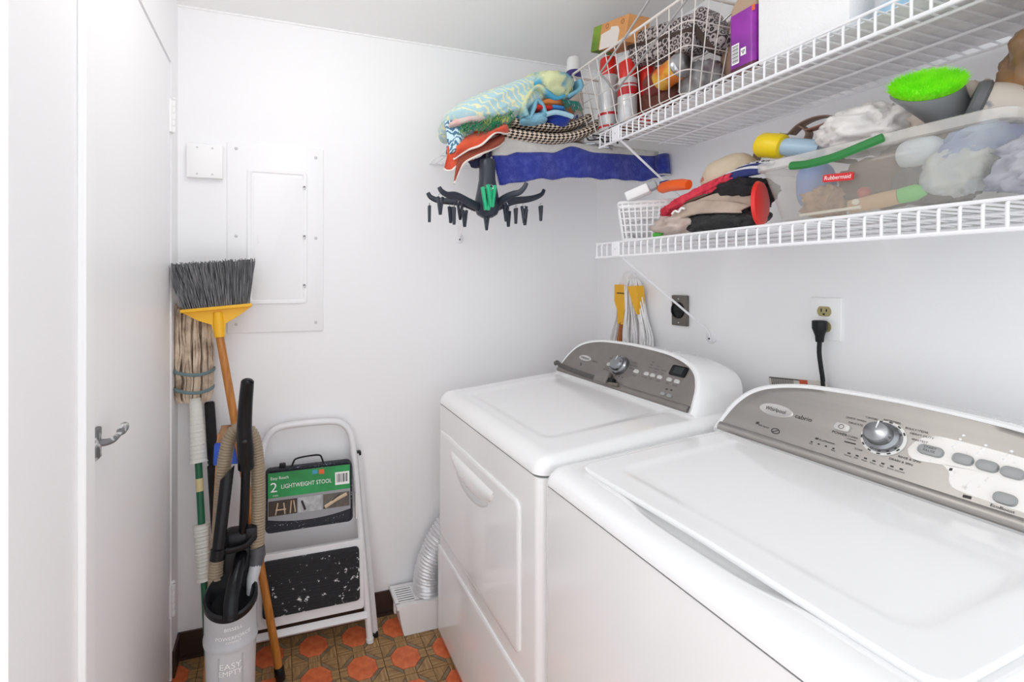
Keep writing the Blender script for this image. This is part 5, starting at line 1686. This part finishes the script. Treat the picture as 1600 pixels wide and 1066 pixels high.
# purple pouch-bottle, foam box and jar farther along the shelf
t = thing('detergent_bottle', 'tan bottle with a purple wrap and barcode on the upper shelf', 'bottle', (1.10, 0.873, 1.846))
def brect(z, hx, hy, r=0.012):
    return [V((1.098 + x, 0.873 + y, z)) for x, y in rrect(-hx, hx, -hy, hy, r, 5)]
MB().rings([brect(1.847, .034, .032), brect(1.850, .036, .035), brect(2.012, .036, .035), brect(2.03, .030, .030), brect(2.045, .024, .024), brect(2.075, .022, .022), brect(2.10, .022, .022)]).build('bottle_body', mat('tan_bottle', (176, 150, 126), 0.3), t)
MB().rings([brect(1.866, .0368, .0358), brect(1.998, .0368, .0358)], False, False).build('purple_wrap', mat('wrap_purple', (150, 34, 164), 0.3, rgb2=(120, 22, 138), vscale=16), t)
MB().rings([brect(1.849, .0369, .0359), brect(1.867, .0369, .0359)], False, False).build('lower_wrap', mat('wrap_maroon', (84, 20, 52), 0.35), t)
xf_ = 1.098 - .0373
MB().add([(xf_, .846, 1.984), (xf_, .838, 1.984), (xf_, .838, 1.998), (xf_, .846, 1.998)], [(0, 1, 2, 3)]).build('orange_mark', MATS['mark_orange'], t, smooth=0, fix=False)
MB().add([(xf_, .899, 1.876), (xf_, .879, 1.876), (xf_, .879, 1.925), (xf_, .899, 1.925)], [(0, 1, 2, 3)]).build('barcode_patch', M_inkw, t, smooth=0, fix=False)
b = MB()
for k in range(14):
    z = 1.880 + k * .003
    h_ = (.0012, .002, .0008)[k % 3]
    b.add([(xf_ - .0004, .897, z), (xf_ - .0004, .881, z), (xf_ - .0004, .881, z + h_), (xf_ - .0004, .897, z + h_)], [(0, 1, 2, 3)])
b.build('bars', M_ink, t, smooth=0, fix=False, kind='stuff')
MB().add([(xf_, .875, 1.890), (xf_, .861, 1.890), (xf_, .861, 1.908), (xf_, .875, 1.908)], [(0, 1, 2, 3)]).build('recycle_patch', M_inkw, t, smooth=0, fix=False)
MB().tube([(xf_ - .0005, .868 + .0045 * math.cos(a), 1.899 + .0055 * math.sin(a)) for a in [2 * math.pi * k / 3 + .5 for k in range(3)]], .0011, 4, closed=True).build('recycle_mark', M_ink, t, smooth=0)
t = thing('foam_box', 'large white foam box on the upper shelf', 'box', (1.20, 0.74, 1.846))
M_foamw = mat('white_foam', (240, 240, 240), 0.8, bump=.25, bscale=260)
MB().rbox((1.205, 0.737, 1.960), (0.288, 0.190, 0.225), 0.006, 2).build('box_body', M_foamw, t)
MB().rbox((1.205, 0.737, 2.092), (0.292, 0.194, 0.036), 0.006, 2).build('box_lid', M_foamw, t)
t = thing('plastic_jar', 'cloudy plastic jar with blue base beside the foam box', 'jar', (1.15, 0.59, 1.846))
MB().lathe([(0.040, 1.866), (0.043, 1.872), (0.043, 1.97), (0.034, 1.99), (0.030, 2.02), (.0005, 2.021)], 26, c=(1.12, .585, 0)).build('jar_body', mat('cloudy_jar', (214, 216, 218), .25, alpha=.7), t)
MB().lathe([(0.042, 1.847), (0.0445, 1.85), (0.0445, 1.868), (0.042, 1.87)], 26, c=(1.12, .585, 0)).build('jar_base', mat('jar_blue', (150, 190, 214), .3), t)

# ------------------------------------------------------------------ lower shelf: basket, caps, clothes
t = thing('white_basket', 'small white plastic lattice basket at the left end of the lower shelf', 'basket', (1.14, 1.29, 1.474))
Mb = TR((1.158, 1.300, 1.474), (0, 0, -38))
def wb(x, y, z):
    k = 0.80 + 0.20 * (z / 0.125)
    return Mb @ V((x * k, y * k, z))
MB().rings([[wb(x, y, z) for x, y in rrect(-.085, .085, -.07, .07, .012, 4)] for z in (0.0, 0.004)], True, True).build('basket_floor', M_wplas, t)
MB().tube([wb(x, y, .125) for x, y in rrect(-.085, .085, -.07, .07, .012, 4)], .005, 8, closed=True).build('rim', M_wplas, t)
for z, h_ in ((.006, .006), (.030, .003), (.052, .003), (.074, .003), (.096, .003), (.112, .008)):
    MB().tube([wb(x, y, z) for x, y in rrect(-.085, .085, -.07, .07, .012, 4)], h_ * .8, 6, closed=True, flat=.5).build('lattice_band', M_wplas, t)
for i in range(9):
    f = -1 + 2 * i / 8
    for s in (-1, 1):
        MB().tube([wb(f * .074, s * .07, .002), wb(f * .074, s * .07, .122)], .0034, 4).build('lattice_rib', M_wplas, t)
for i in range(8):
    f = -1 + 2 * i / 7
    for s in (-1, 1):
        MB().tube([wb(s * .085, f * .058, .002), wb(s * .085, f * .058, .122)], .0034, 4).build('lattice_rib', M_wplas, t)
o = blob((1.165, 1.300, 1.515), (.048, .04, .036), (0, 0, -38), .2, 2, 21, 26, 16, .8, .1).build('white_rag', mat('rag_white', (226, 226, 228), .9), None, smooth=180)
tag(o, 'white rag stuffed inside the lattice basket', 'rag')
t = thing('paint_edger', 'white paint pad with an orange handle lying on the lattice basket', 'paint pad', (1.10, 1.22, 1.605))
Me = TR((1.100, 1.247, 1.632), (0, -20, -52))
MB().rbox((-0.015, 0, 0), (0.072, 0.05, 0.030), .005, 2).xf(Me).build('pad_head', M_wplas, t)
MB().rbox((0.032, 0, .002), (0.024, 0.034, 0.026), .004, 2).xf(Me).build('collar', mat('collar_grey', (160, 164, 166), .4), t)
MB().tube([(1.128, 1.205, 1.634), (1.125, 1.19, 1.633), (1.118, 1.15, 1.632), (1.112, 1.105, 1.626), (1.108, 1.075, 1.62)], [.012, .0175, .017, .0165, .014], 14, flat=.8).build('handle', mat('handle_orange', (238, 98, 24), .35), t)
MB().rbox((1.135, 1.185, 1.648), (.03, .03, .012), .003, 2).build('blue_tab', mat('tab_navy', (40, 56, 120), .4), t)

def cap_hat(name, label, M, crown, brimc, m_crown, m_brim, size=1.0, mark=None):
    t = thing(name, label, 'cap', M.translation)
    b = MB()
    def dome(u, v):
        a = 2 * math.pi * u
        ph = v * math.pi / 2 * .98
        r = .085 * size * math.cos(ph) ** .7
        return M @ V((r * math.cos(a) * 1.08, r * math.sin(a), crown * math.sin(ph) + .003 * noise.noise(V((math.cos(a) * 2, math.sin(a) * 2, v * 3)))))
    b.grid(dome, 36, 12, wrap=True)
    b.f.append(tuple(12 * 36 + k for k in range(36)))
    c_ = b.build('crown', m_crown, t, solid=.002)
    b = MB()
    def brim(u, v):
        a = math.radians(-62 + 124 * u)
        r0 = .086 * size
        ext = .072 * size * v * (math.cos(a * 1.25) ** .5 if math.cos(a * 1.25) > 0 else 0)
        x = r0 * math.cos(a) * 1.08 + ext
        y = r0 * math.sin(a) * (1 + .0 * v)
        return M @ V((x, y, .002 - brimc * (y / .08) ** 2 * v - .008 * v))
    b.grid(brim, 24, 8)
    b.build('brim', m_brim, t, solid=.004)
    if mark:
        vs_, fs_ = text_mesh(mark[0], mark[1])
        pts = []
        for p in vs_:
            a = p.x / .09
            ph = .55 + p.y / .085
            r = .0868 * size * math.cos(ph) ** .7
            pts.append(M @ V((r * math.cos(-(-a)) * 1.09, r * math.sin(a), crown * 1.02 * math.sin(ph))))
        MB().add(pts, fs_).build('logo', mark[2], c_, smooth=0, fix=False)
    return t
M_tan = mat('cap_tan', (206, 190, 166), .9, bump=.3, bscale=300)
M_tand = mat('cap_brown', (96, 78, 64), .9)
# tan cap on top, crown toward the wall, brim down toward the basket
cap_hat('baseball_cap', 'tan cap with a red mark on top of the clothes pile', TR((1.180, 1.000, 1.622), (0, 24, 148)), .066, .012, M_tan, M_tand, .80, ('Reds', .026, mat('logo_red', (186, 30, 34), .8)))
o = blob((1.125, 1.055, 1.580), (.045, .130, .020), (-15, 0, 0), .12, 2, 72, 90, 30, .8, .14, (3, 16, 5)).build('coral_scarf', mat('coral_ruffle', (236, 72, 92), .9, rgb2=(214, 50, 72), vscale=30, bump=.5, bscale=160), None, smooth=180)
tag(o, 'ruffled coral pink scarf under the tan cap', 'scarf')
t = thing('sun_visor', 'stone coloured visor at the front of the clothes pile', 'visor', (1.07, .99, 1.50))
M_stone = mat('visor_stone', (190, 172, 156), .85, rgb2=(166, 148, 134), vscale=14, bump=.2, bscale=300)
flap([(1.066, 1.140, 1.492), (1.064, 1.085, 1.537), (1.066, 1.02, 1.560), (1.066, .94, 1.550), (1.07, .858, 1.526)], [(1.058, 1.140, 1.486), (1.050, 1.085, 1.506), (1.046, 1.02, 1.522), (1.046, .94, 1.520), (1.058, .866, 1.512)], -.006, 'visor_brim', M_stone, hem=False)
flap([(1.066, 1.02, 1.560), (1.09, .97, 1.575), (1.11, .90, 1.568), (1.12, .858, 1.545)], [(1.066, 1.02, 1.548), (1.07, .97, 1.548), (1.08, .90, 1.54), (1.09, .858, 1.526)], 0, 'head_band', M_stone, hem=False, nu=16)
MB().tube(spline([(1.048, 1.075, 1.534), (1.046, 1.062, 1.541), (1.047, 1.05, 1.536), (1.045, 1.04, 1.545), (1.045, 1.028, 1.542)], 5), .0028, 6).build('stitched_mark', M_inkw, t)
o = blob((1.145, .935, 1.572), (.06, .070, .038), (8, 0, 0), .18, 2, 31, 44, 26, .8, .16, (3, 6, 4)).build('black_cloth', mat('black_cloth', (34, 32, 34), .9, var=.2, bump=.4, bscale=140), None, smooth=180)
tag(o, 'crumpled black cloth between the coral cap and the tub', 'cloth')
o = blob((1.105, .960, 1.502), (.055, .105, .030), (0, 0, 4), .12, 2, 33, 44, 22, .75, .10, (2, 6, 3), zmin=1.4705).build('black_bag', mat('black_mesh', (40, 42, 42), .55, rgb2=(20, 20, 22), vscale=60, bump=.4, bscale=160), None, smooth=180)
tag(o, 'low black mesh bag at the front of the lower shelf', 'bag')
t = thing('striped_sock', 'navy and white striped sports cloth lying over the black cloth', 'cloth', (1.14, .945, 1.61))
for k, m in enumerate((mat('navy_knit', (44, 54, 110), .9), mat('white_knit', (222, 222, 226), .9), MATS['navy_knit'], mat('dotted_knit', (206, 206, 210), .9, rgb2=(60, 60, 64), vscale=160, ramp=(.52, .56)))):
    P = spline([(1.105 + .014 * k, 1.045 - .004 * k, 1.592 + .005 * k), (1.108 + .014 * k, .985, 1.608 + .007 * k), (1.115 + .014 * k, .92, 1.618 + .008 * k), (1.12 + .014 * k, .868, 1.614 + .008 * k)], 6)
    MB().tube(P, [.006 + .006 * math.sin(math.pi * i / (len(P) - 1)) for i in range(len(P))], 8, flat=.7).build('stripe', m, t)
o = blob((1.085, 1.082, 1.500), (.05, .07, .028), (0, 10, 10), .25, 2.5, 35, 40, 22, .8, .16, (3, 6, 4), zmin=1.4705).build('clear_wrapper', mat('wrapper_film', (206, 188, 178), .12, alpha=.8, rgb2=(190, 120, 116), vscale=16, ramp=(.5, .75)), None, smooth=180)
tag(o, 'crinkled clear wrapper at the left of the clothes pile', 'wrapper')
o = MB().lathe([(.0005, 0), (.02, .001), (.0225, .004), (.0225, .012), (.018, .014), (.0005, .014)], 24, c=(1.066, 1.135, 1.474)).build('green_lid', mat('lid_green', (72, 176, 52), .4), None)
tag(o, 'small bright green lid at the left end of the lower shelf', 'lid')
M_dish = mat('dish_red', (222, 40, 30), .35)
o = MB().lathe([(.0005, 0), (.038, .001), (.050, .005), (.054, .012), (.051, .012), (.036, .005), (.0005, .004)], 36, M=frame((1.092, .838, 1.531), (-.94, -.35, 0), (0, 0, 1))).build('red_dish', M_dish, None)
tag(o, 'red plastic dish standing on edge against the tub', 'dish')

# ------------------------------------------------------------------ clear tub
TBX0, TBX1, TBY0, TBY1, TBZ0, TBZ1 = 1.045, 1.345, .425, .822, 1.475, 1.612
t = thing('plastic_tub', 'clear plastic tub with green clips on the lower shelf', 'tub', ((TBX0 + TBX1) / 2, (TBY0 + TBY1) / 2, TBZ0))
M_tub = mat('milky_plastic', (208, 206, 198), .12, alpha=.20)
def tr_(k, z, out=0.0):
    i = .030 * (1 - k) - out
    return [V((x, y, z)) for x, y in rrect(TBX0 + i * .8, TBX1 - i * .8, TBY0 + i, TBY1 - i, .028, 6)]
MB().rings([tr_(0.1, TBZ0 + .002, -.012), tr_(0, TBZ0 + .008), tr_(.55, 1.552), tr_(.9, 1.594)], True, False).build('tub_wall', M_tub, t, solid=.002)
MB().rings([tr_(.9, 1.594), tr_(1, 1.597, .006), tr_(1, 1.612, .007), tr_(1, 1.614, .004)], False, False).build('rim', mat('rim_plastic', (226, 224, 218), .2, alpha=.34), t, solid=.002)
M_clip = mat('clip_green', (30, 122, 52), .35)
for k in range(1):
    P = spline([(1.034, .737, 1.592), (1.031, .70, 1.587), (1.030, .65, 1.589), (1.031, .605, 1.598), (1.034, .572, 1.606)], 6)
    MB().tube(P, .0085, 6, flat=.6).build('clip', M_clip, t)
fr = frame((TBX0 - .0005, .652, 1.551), (0, -1, -.1), (0, 0, 1))
tg = MB().rings([[fr @ V((x, y, z)) for x, y in rrect(-.027, .027, -.0075, .0075, .003, 3)] for z in (-.001, .0015)], True, True).build('maker_label', mat('label_bright_red', (206, 30, 36), .4), t)
lettering([('Rubbermaid', 0, 0, .0115, .85)], M_inkw, tg, lambda x, y, o: fr @ V((x, y, .0022)))
# things in the tub
def inside(nm, lab, cat, c, r, m, seed, rot=(0, 0, 0), amp=.2, fold=.12, e=.8):
    o = blob(c, r, rot, amp, 2.2, seed, 34, 20, e, fold, (4, 4, 4), zmin=TBZ0 + .010).build(nm, m, None, smooth=180)
    return tag(o, lab, cat)
inside('blue_bottle', 'blue squeeze bottle seen through the left end of the tub', 'bottle', (1.150, .762, 1.560), (.045, .028, .055), mat('squeeze_blue', (104, 134, 196), .4), 41, amp=.05, fold=0)
inside('tan_sponge', 'ruffled tan bath sponge in the left front of the tub', 'sponge', (1.105, .715, 1.514), (.033, .035, .030), mat('sponge_tan', (186, 146, 110), .95, rgb2=(150, 108, 78), vscale=50), 42, fold=.35)
inside('brown_bag', 'brown cloth bag filling the middle of the tub', 'bag', (1.185, .640, 1.550), (.085, .072, .050), mat('taupe_cloth', (112, 88, 72), .9, var=.1), 43)
inside('grey_cloth', 'grey woven cloth under the brown bag in the tub', 'cloth', (1.16, .555, 1.530), (.075, .050, .040), mat('grey_weave', (104, 94, 88), .9, rgb2=(56, 58, 70), vscale=60), 44)
inside('blue_bag', 'pale blue plastic bag in the right half of the tub', 'plastic bag', (1.17, .490, 1.570), (.09, .052, .045), mat('bag_blue', (128, 142, 188), .35, rgb2=(176, 190, 206), vscale=14), 45)
o = MB().tube([(1.082, .655, 1.495), (1.082, .60, 1.500), (1.082, .575, 1.503)], [.013, .015, .014], 12, flat=.5).build('handle_block', mat('beech', (196, 158, 116), .5), None)
o.name = 'wooden_brush'
tag(o, 'small wooden brush with green tip lying in the front of the tub', 'brush')
MB().tube([(1.082, .574, 1.503), (1.082, .55, 1.506), (1.082, .535, 1.507)], [.014, .015, .008], 12, flat=.5).build('green_tip', mat('tip_green', (92, 190, 84), .4), o)
o = MB().tube([(1.074, .745, 1.4895), (1.074, .66, 1.4905), (1.074, .63, 1.491)], [.003, .003, .0035], 8).build('white_stick', mat('bone_white', (232, 226, 208), .4), None)
tag(o, 'thin white stick along the bottom front of the tub', 'stick')
for nm, lab, c, r, m in (('red_ball', 'small red ball in the middle of the tub', (1.086, .632, 1.520), .011, mat('ball_red', (176, 62, 40), .35)), ('white_ball', 'tiny white ball in the middle of the tub', (1.076, .640, 1.502), .0065, MATS['bone_white'])):
    o = MB().lathe([(max(.0004, r * math.cos(math.radians(a))), r * math.sin(math.radians(a))) for a in range(-90, 91, 15)], 20, c=c).build(nm, m, None)
    tag(o, lab, 'ball')
inside('pale_jar', 'pale rounded jar in the right half of the tub', 'jar', (1.108, .556, 1.580), (.026, .034, .028), mat('jar_pale', (206, 214, 218), .3), 46, amp=.04, fold=0)
inside('frosted_bag', 'frosted white film bag in the right front of the tub', 'plastic bag', (1.098, .500, 1.535), (.030, .045, .040), mat('film_frost', (204, 206, 200), .3, rgb2=(160, 176, 190), vscale=20), 47, fold=.2)
# yellow-capped bottle leaning out, strap, white bag
t = thing('squeeze_bottle', 'pale blue bottle with a big yellow cap leaning out of the tub', 'bottle', (1.16, .83, 1.66))
ax_ = V((-.10, .60, .20)).normalized()
Mo = frame((1.195, .812, 1.662), ax_.orthogonal(), ax_.cross(ax_.orthogonal()))
MB().lathe([(.021, -.03), (.022, .0), (.022, .04), (.020, .055)], 22, M=Mo).build('bottle_body', mat('bottle_sky', (170, 196, 214), .3), t)
MB().lathe([(.021, .052), (.028, .055), (.031, .063), (.0305, .105), (.025, .114), (.0005, .115)], 22, M=Mo).build('cap', mat('cap_yellow', (242, 210, 20), .35), t)
MB().rbox((1.215, .776, 1.672), (.03, .04, .03), .003, 1, M=Euler((.4, .2, .3)).to_matrix().to_4x4()).build('label', mat('label_navy', (46, 62, 104), .5, rgb2=(90, 124, 186), vscale=20), t)
t = thing('leather_sandal', 'brown leather sandal straps sticking up behind the yellow cap', 'sandal', (1.27, .83, 1.66))
M_lea = mat('strap_brown', (136, 112, 98), .6, var=.1)
def strap(pts, w, m=M_lea):
    P = spline(pts, 8)
    b = MB()
    n = len(P) - 1
    b.grid(lambda u, v: P[int(round(u * n))] + V((w * (v - .5), 0, 0)), n, 2)
    return b.build('strap', m, t, solid=.003, smooth=180)
strap([(1.27, 1.005, 1.672), (1.27, .985, 1.718), (1.27, .955, 1.733), (1.27, .92, 1.735)], .03)
strap([(1.26, .895, 1.725), (1.26, .870, 1.742), (1.26, .835, 1.748), (1.26, .800, 1.742), (1.26, .785, 1.728)], .03)
strap([(1.25, .862, 1.735), (1.25, .845, 1.715), (1.25, .85, 1.69), (1.25, .842, 1.665)], .025)
strap([(1.25, .845, 1.720), (1.25, .81, 1.722), (1.25, .785, 1.728)], .028, mat('strap_rust', (160, 112, 96), .6))
MB().rbox((1.275, .86, 1.66), (.06, .19, .012), .005, 2, M=Euler((math.radians(20), 0, 0)).to_matrix().to_4x4()).build('sole', mat('sole_dark', (84, 70, 62), .8), t)
M_bag = mat('bag_white', (236, 232, 228), .4, var=.03, vscale=20)
o = blob((1.215, .690, 1.668), (.085, .085, .050), (8, 0, 0), .2, 2, 51, 60, 36, .85, .15, (3.5, 6, 4)).build('white_bag', M_bag, None, smooth=180)
tag(o, 'crumpled white plastic bag heaped in the tub', 'plastic bag')
o = blob((1.245, .560, 1.660), (.075, .085, .055), (-6, 0, 0), .2, 2, 53, 50, 30, .85, .14, (3.5, 6, 4)).build('cream_bag', mat('bag_cream', (216, 202, 190), .45, var=.05, vscale=14), None, smooth=180)
tag(o, 'cream plastic bag behind the green brush', 'plastic bag')
o = blob((1.228, .752, 1.718), (.012, .016, .014), (0, 0, 0), .1, 2, 54, 20, 12).build('red_bottle', MATS['cap_red'], None, smooth=180)
tag(o, 'small red bottle cap poking out of the white bag', 'bottle cap')

# green scrubber in a grey cup
M_brg = mat('brush_pad', (140, 240, 30), .6)
t = thing('scrub_brush', 'bright green bristle brush standing up in a grey cup on the tub', 'brush', (1.14, .53, 1.63))
nrm = V((-.60, -.38, .70)).normalized()
side = V((.25, -.97, -.05))
Mg = frame((1.122, .555, 1.700), side - nrm * side.dot(nrm), nrm.cross(side))
cupb = MB().rings([[Mg @ V((a_ * math.cos(q) + sh, b_ * math.sin(q), z)) for q in [2 * math.pi * k / 40 for k in range(40)]] for a_, b_, z, sh in ((.026, .026, -.075, .042), (.034, .032, -.062, .034), (.044, .042, -.022, .010), (.049, .046, -.006, 0), (.048, .045, 0, 0), (.04, .036, -.004, 0))], True, True).build('cup', mat('cup_dark_grey', (128, 130, 130), .4), t)
MB().rings([[Mg @ V((.0465 * k * math.cos(q), .043 * k * math.sin(q), z)) for q in [2 * math.pi * i / 40 for i in range(40)]] for k, z in ((1, -.003), (.98, .006), (.7, .010), (.1, .011))], True, True).build('bristle_pad', M_brg, t, smooth=180)
b = MB()
rnd = random.Random(12)
for k in range(3200):
    a, r = rnd.random() * 2 * math.pi, math.sqrt(rnd.random())
    x, y = .046 * r * math.cos(a), .042 * r * math.sin(a)
    h_ = .018 * (1 - .25 * r * r) + rnd.gauss(0, .0015)
    dx, dy = x * .18 + rnd.gauss(0, .003), y * .18 + rnd.gauss(0, .003)
    p0, p1 = Mg @ V((x, y, -.002)), Mg @ V((x + dx, y + dy, h_))
    w = Mg.to_3x3() @ V((.0011, 0, 0))
    w2 = Mg.to_3x3() @ V((0, .0011, 0))
    b.add([p0 - w, p0 + w, p0 + w2, p1], [(0, 1, 3), (1, 2, 3), (2, 0, 3)])
b.build('bristles', mat('bristle_green', (164, 250, 40), .5, rgb2=(132, 238, 24), vscale=40), t, kind='stuff', smooth=0, fix=False)
t = thing('lidded_tub', 'cream tub with a dark grey ring lying behind the green brush', 'tub', (1.20, .50, 1.62))
ax_ = V((.45, -.75, -.30)).normalized()
Mo = frame((1.155, .505, 1.655), ax_.orthogonal(), ax_.cross(ax_.orthogonal()))
MB().lathe([(.036, -.008), (.040, -.004), (.041, .006), (.037, .010)], 28, M=Mo).build('ring', mat('ring_grey', (92, 94, 96), .4), t)
MB().lathe([(.036, .008), (.038, .012), (.040, .11), (.036, .115)], 28, M=Mo).build('tub_body', mat('tub_cream', (196, 186, 174), .45, rgb2=(120, 122, 130), vscale=30, ramp=(.58, .66)), t)

# bags at the right end
M_brb = mat('brown_film', (150, 112, 76), .3, rgb2=(104, 80, 58), vscale=10, ramp=(.4, .65))
o = blob((1.235, .390, 1.680), (.10, .105, .12), (0, 0, 0), .2, 1.8, 61, 90, 60, .9, .09, (3, 4, 3)).build('brown_film_bag', M_brb, None, smooth=180)
tag(o, 'shiny brown bag at the right end of the lower shelf', 'plastic bag')
t2 = blob((1.27, .335, 1.755), (.08, .09, .055), (0, 0, 0), .2, 1.8, 63, 80, 50, .9, .12, (3, 4, 3)).build('dark_bag', mat('dark_brown_film', (86, 70, 56), .3, rgb2=(40, 32, 28), vscale=10), None, smooth=180)
tag(t2, 'dark brown bag on top of the shiny brown bag', 'plastic bag')
o = blob((1.068, .360, 1.520), (.045, .085, .046), (0, 0, 0), .25, 2, 65, 56, 32, .8, .18, (3, 5, 4), zmin=1.4705).build('clear_sack', mat('sack_film', (206, 206, 212), .15, alpha=.7, rgb2=(168, 170, 182), vscale=18), None, smooth=180)
tag(o, 'crumpled clear bag pressed against the right end of the tub', 'plastic bag')

# ------------------------------------------------------------------ string mop hung on the right wall behind the dryer
t = thing('string_mop', 'white string mop with yellow clamp hanging on the right wall', 'mop', (XR - .03, 1.65, .9))
MB().tube(spline([(XR - .002, 1.66, 1.378), (XR - .02, 1.665, 1.376), (XR - .034, 1.668, 1.362), (XR - .034, 1.668, 1.350)], 6), .003, 8).build('hook', M_wire, t)
fr = frame((XR - .030, 1.700, 1.18), (0, -1, -.02), (0, .12, 1))
P = [(-.018, -.02), (.018, -.02), (.020, .03), (.036, .075), (.038, .148), (-.040, .148), (-.040, .075), (-.020, .04)]
cl = MB().prism(P, .022, fr @ Matrix.Translation((0, 0, -.010))).build('clamp', mat('clamp_yellow', (236, 176, 26), .4), t)
MB().rbox((0, .112, .013), (.045, .006, .003), .001, 1).xf(fr).build('clamp_slot', mat('slot_olive', (110, 84, 20), .5), cl)
fr2 = frame((XR - .030, 1.580, 1.24), (0, -1, .25), (0, .02, 1))
MB().prism([(-.030, .092), (.024, .082), (.020, .04), (-.004, -.03), (-.014, .0)], .034, fr2).build('clamp_jaw', MATS['clamp_yellow'], t)
MB().tube([fr @ V((0, -.01, 0)), (XR - .034, 1.712, 1.10), (XR - .04, 1.742, .70)], .0125, 12).build('handle', mat('mop_wood', (178, 106, 52), .4, rgb2=(150, 84, 40), vscale=14, stretch=(5, 5, .5)), t)
b = MB()
rnd = random.Random(21)
for k in range(54):
    s = rnd.random()
    y0_ = 1.665 - .070 * s
    y1_ = 1.690 - .175 * s + rnd.gauss(0, .010)
    xo = XR - .014 - rnd.random() * .036
    P = spline([(XR - .03, 1.655 - .03 * s, 1.352), (xo, y0_ + rnd.gauss(0, .006), 1.335), (xo, (y0_ + y1_) / 2 + rnd.gauss(0, .006), 1.22), (xo, y1_ + rnd.gauss(0, .004), 1.12), (xo, y1_ + rnd.gauss(0, .012), 1.03)], 4)
    b.tube(P, .0030, 5)
for k in range(9):
    y = 1.742 + rnd.gauss(0, .006)
    xo = XR - .012 - rnd.random() * .02
    b.tube(spline([(XR - .025, 1.72, 1.34), (xo, y - .012, 1.27), (xo, y, 1.18), (xo, y + .03 + rnd.gauss(0, .008), 1.09), (xo, y + .03 + rnd.gauss(0, .012), 1.03)], 4), .0026, 5)
b.build('yarn', mat('clean_cotton', (244, 244, 244), .95, bump=.4, bscale=320), t, kind='stuff', fix=False)
MB().tube(spline([(XR - .014, 1.722, 1.345), (XR - .014, 1.715, 1.374), (XR - .014, 1.69, 1.384), (XR - .014, 1.66, 1.378), (XR - .014, 1.64, 1.36)], 6), .0018, 6).build('hang_loop', M_wire, t)
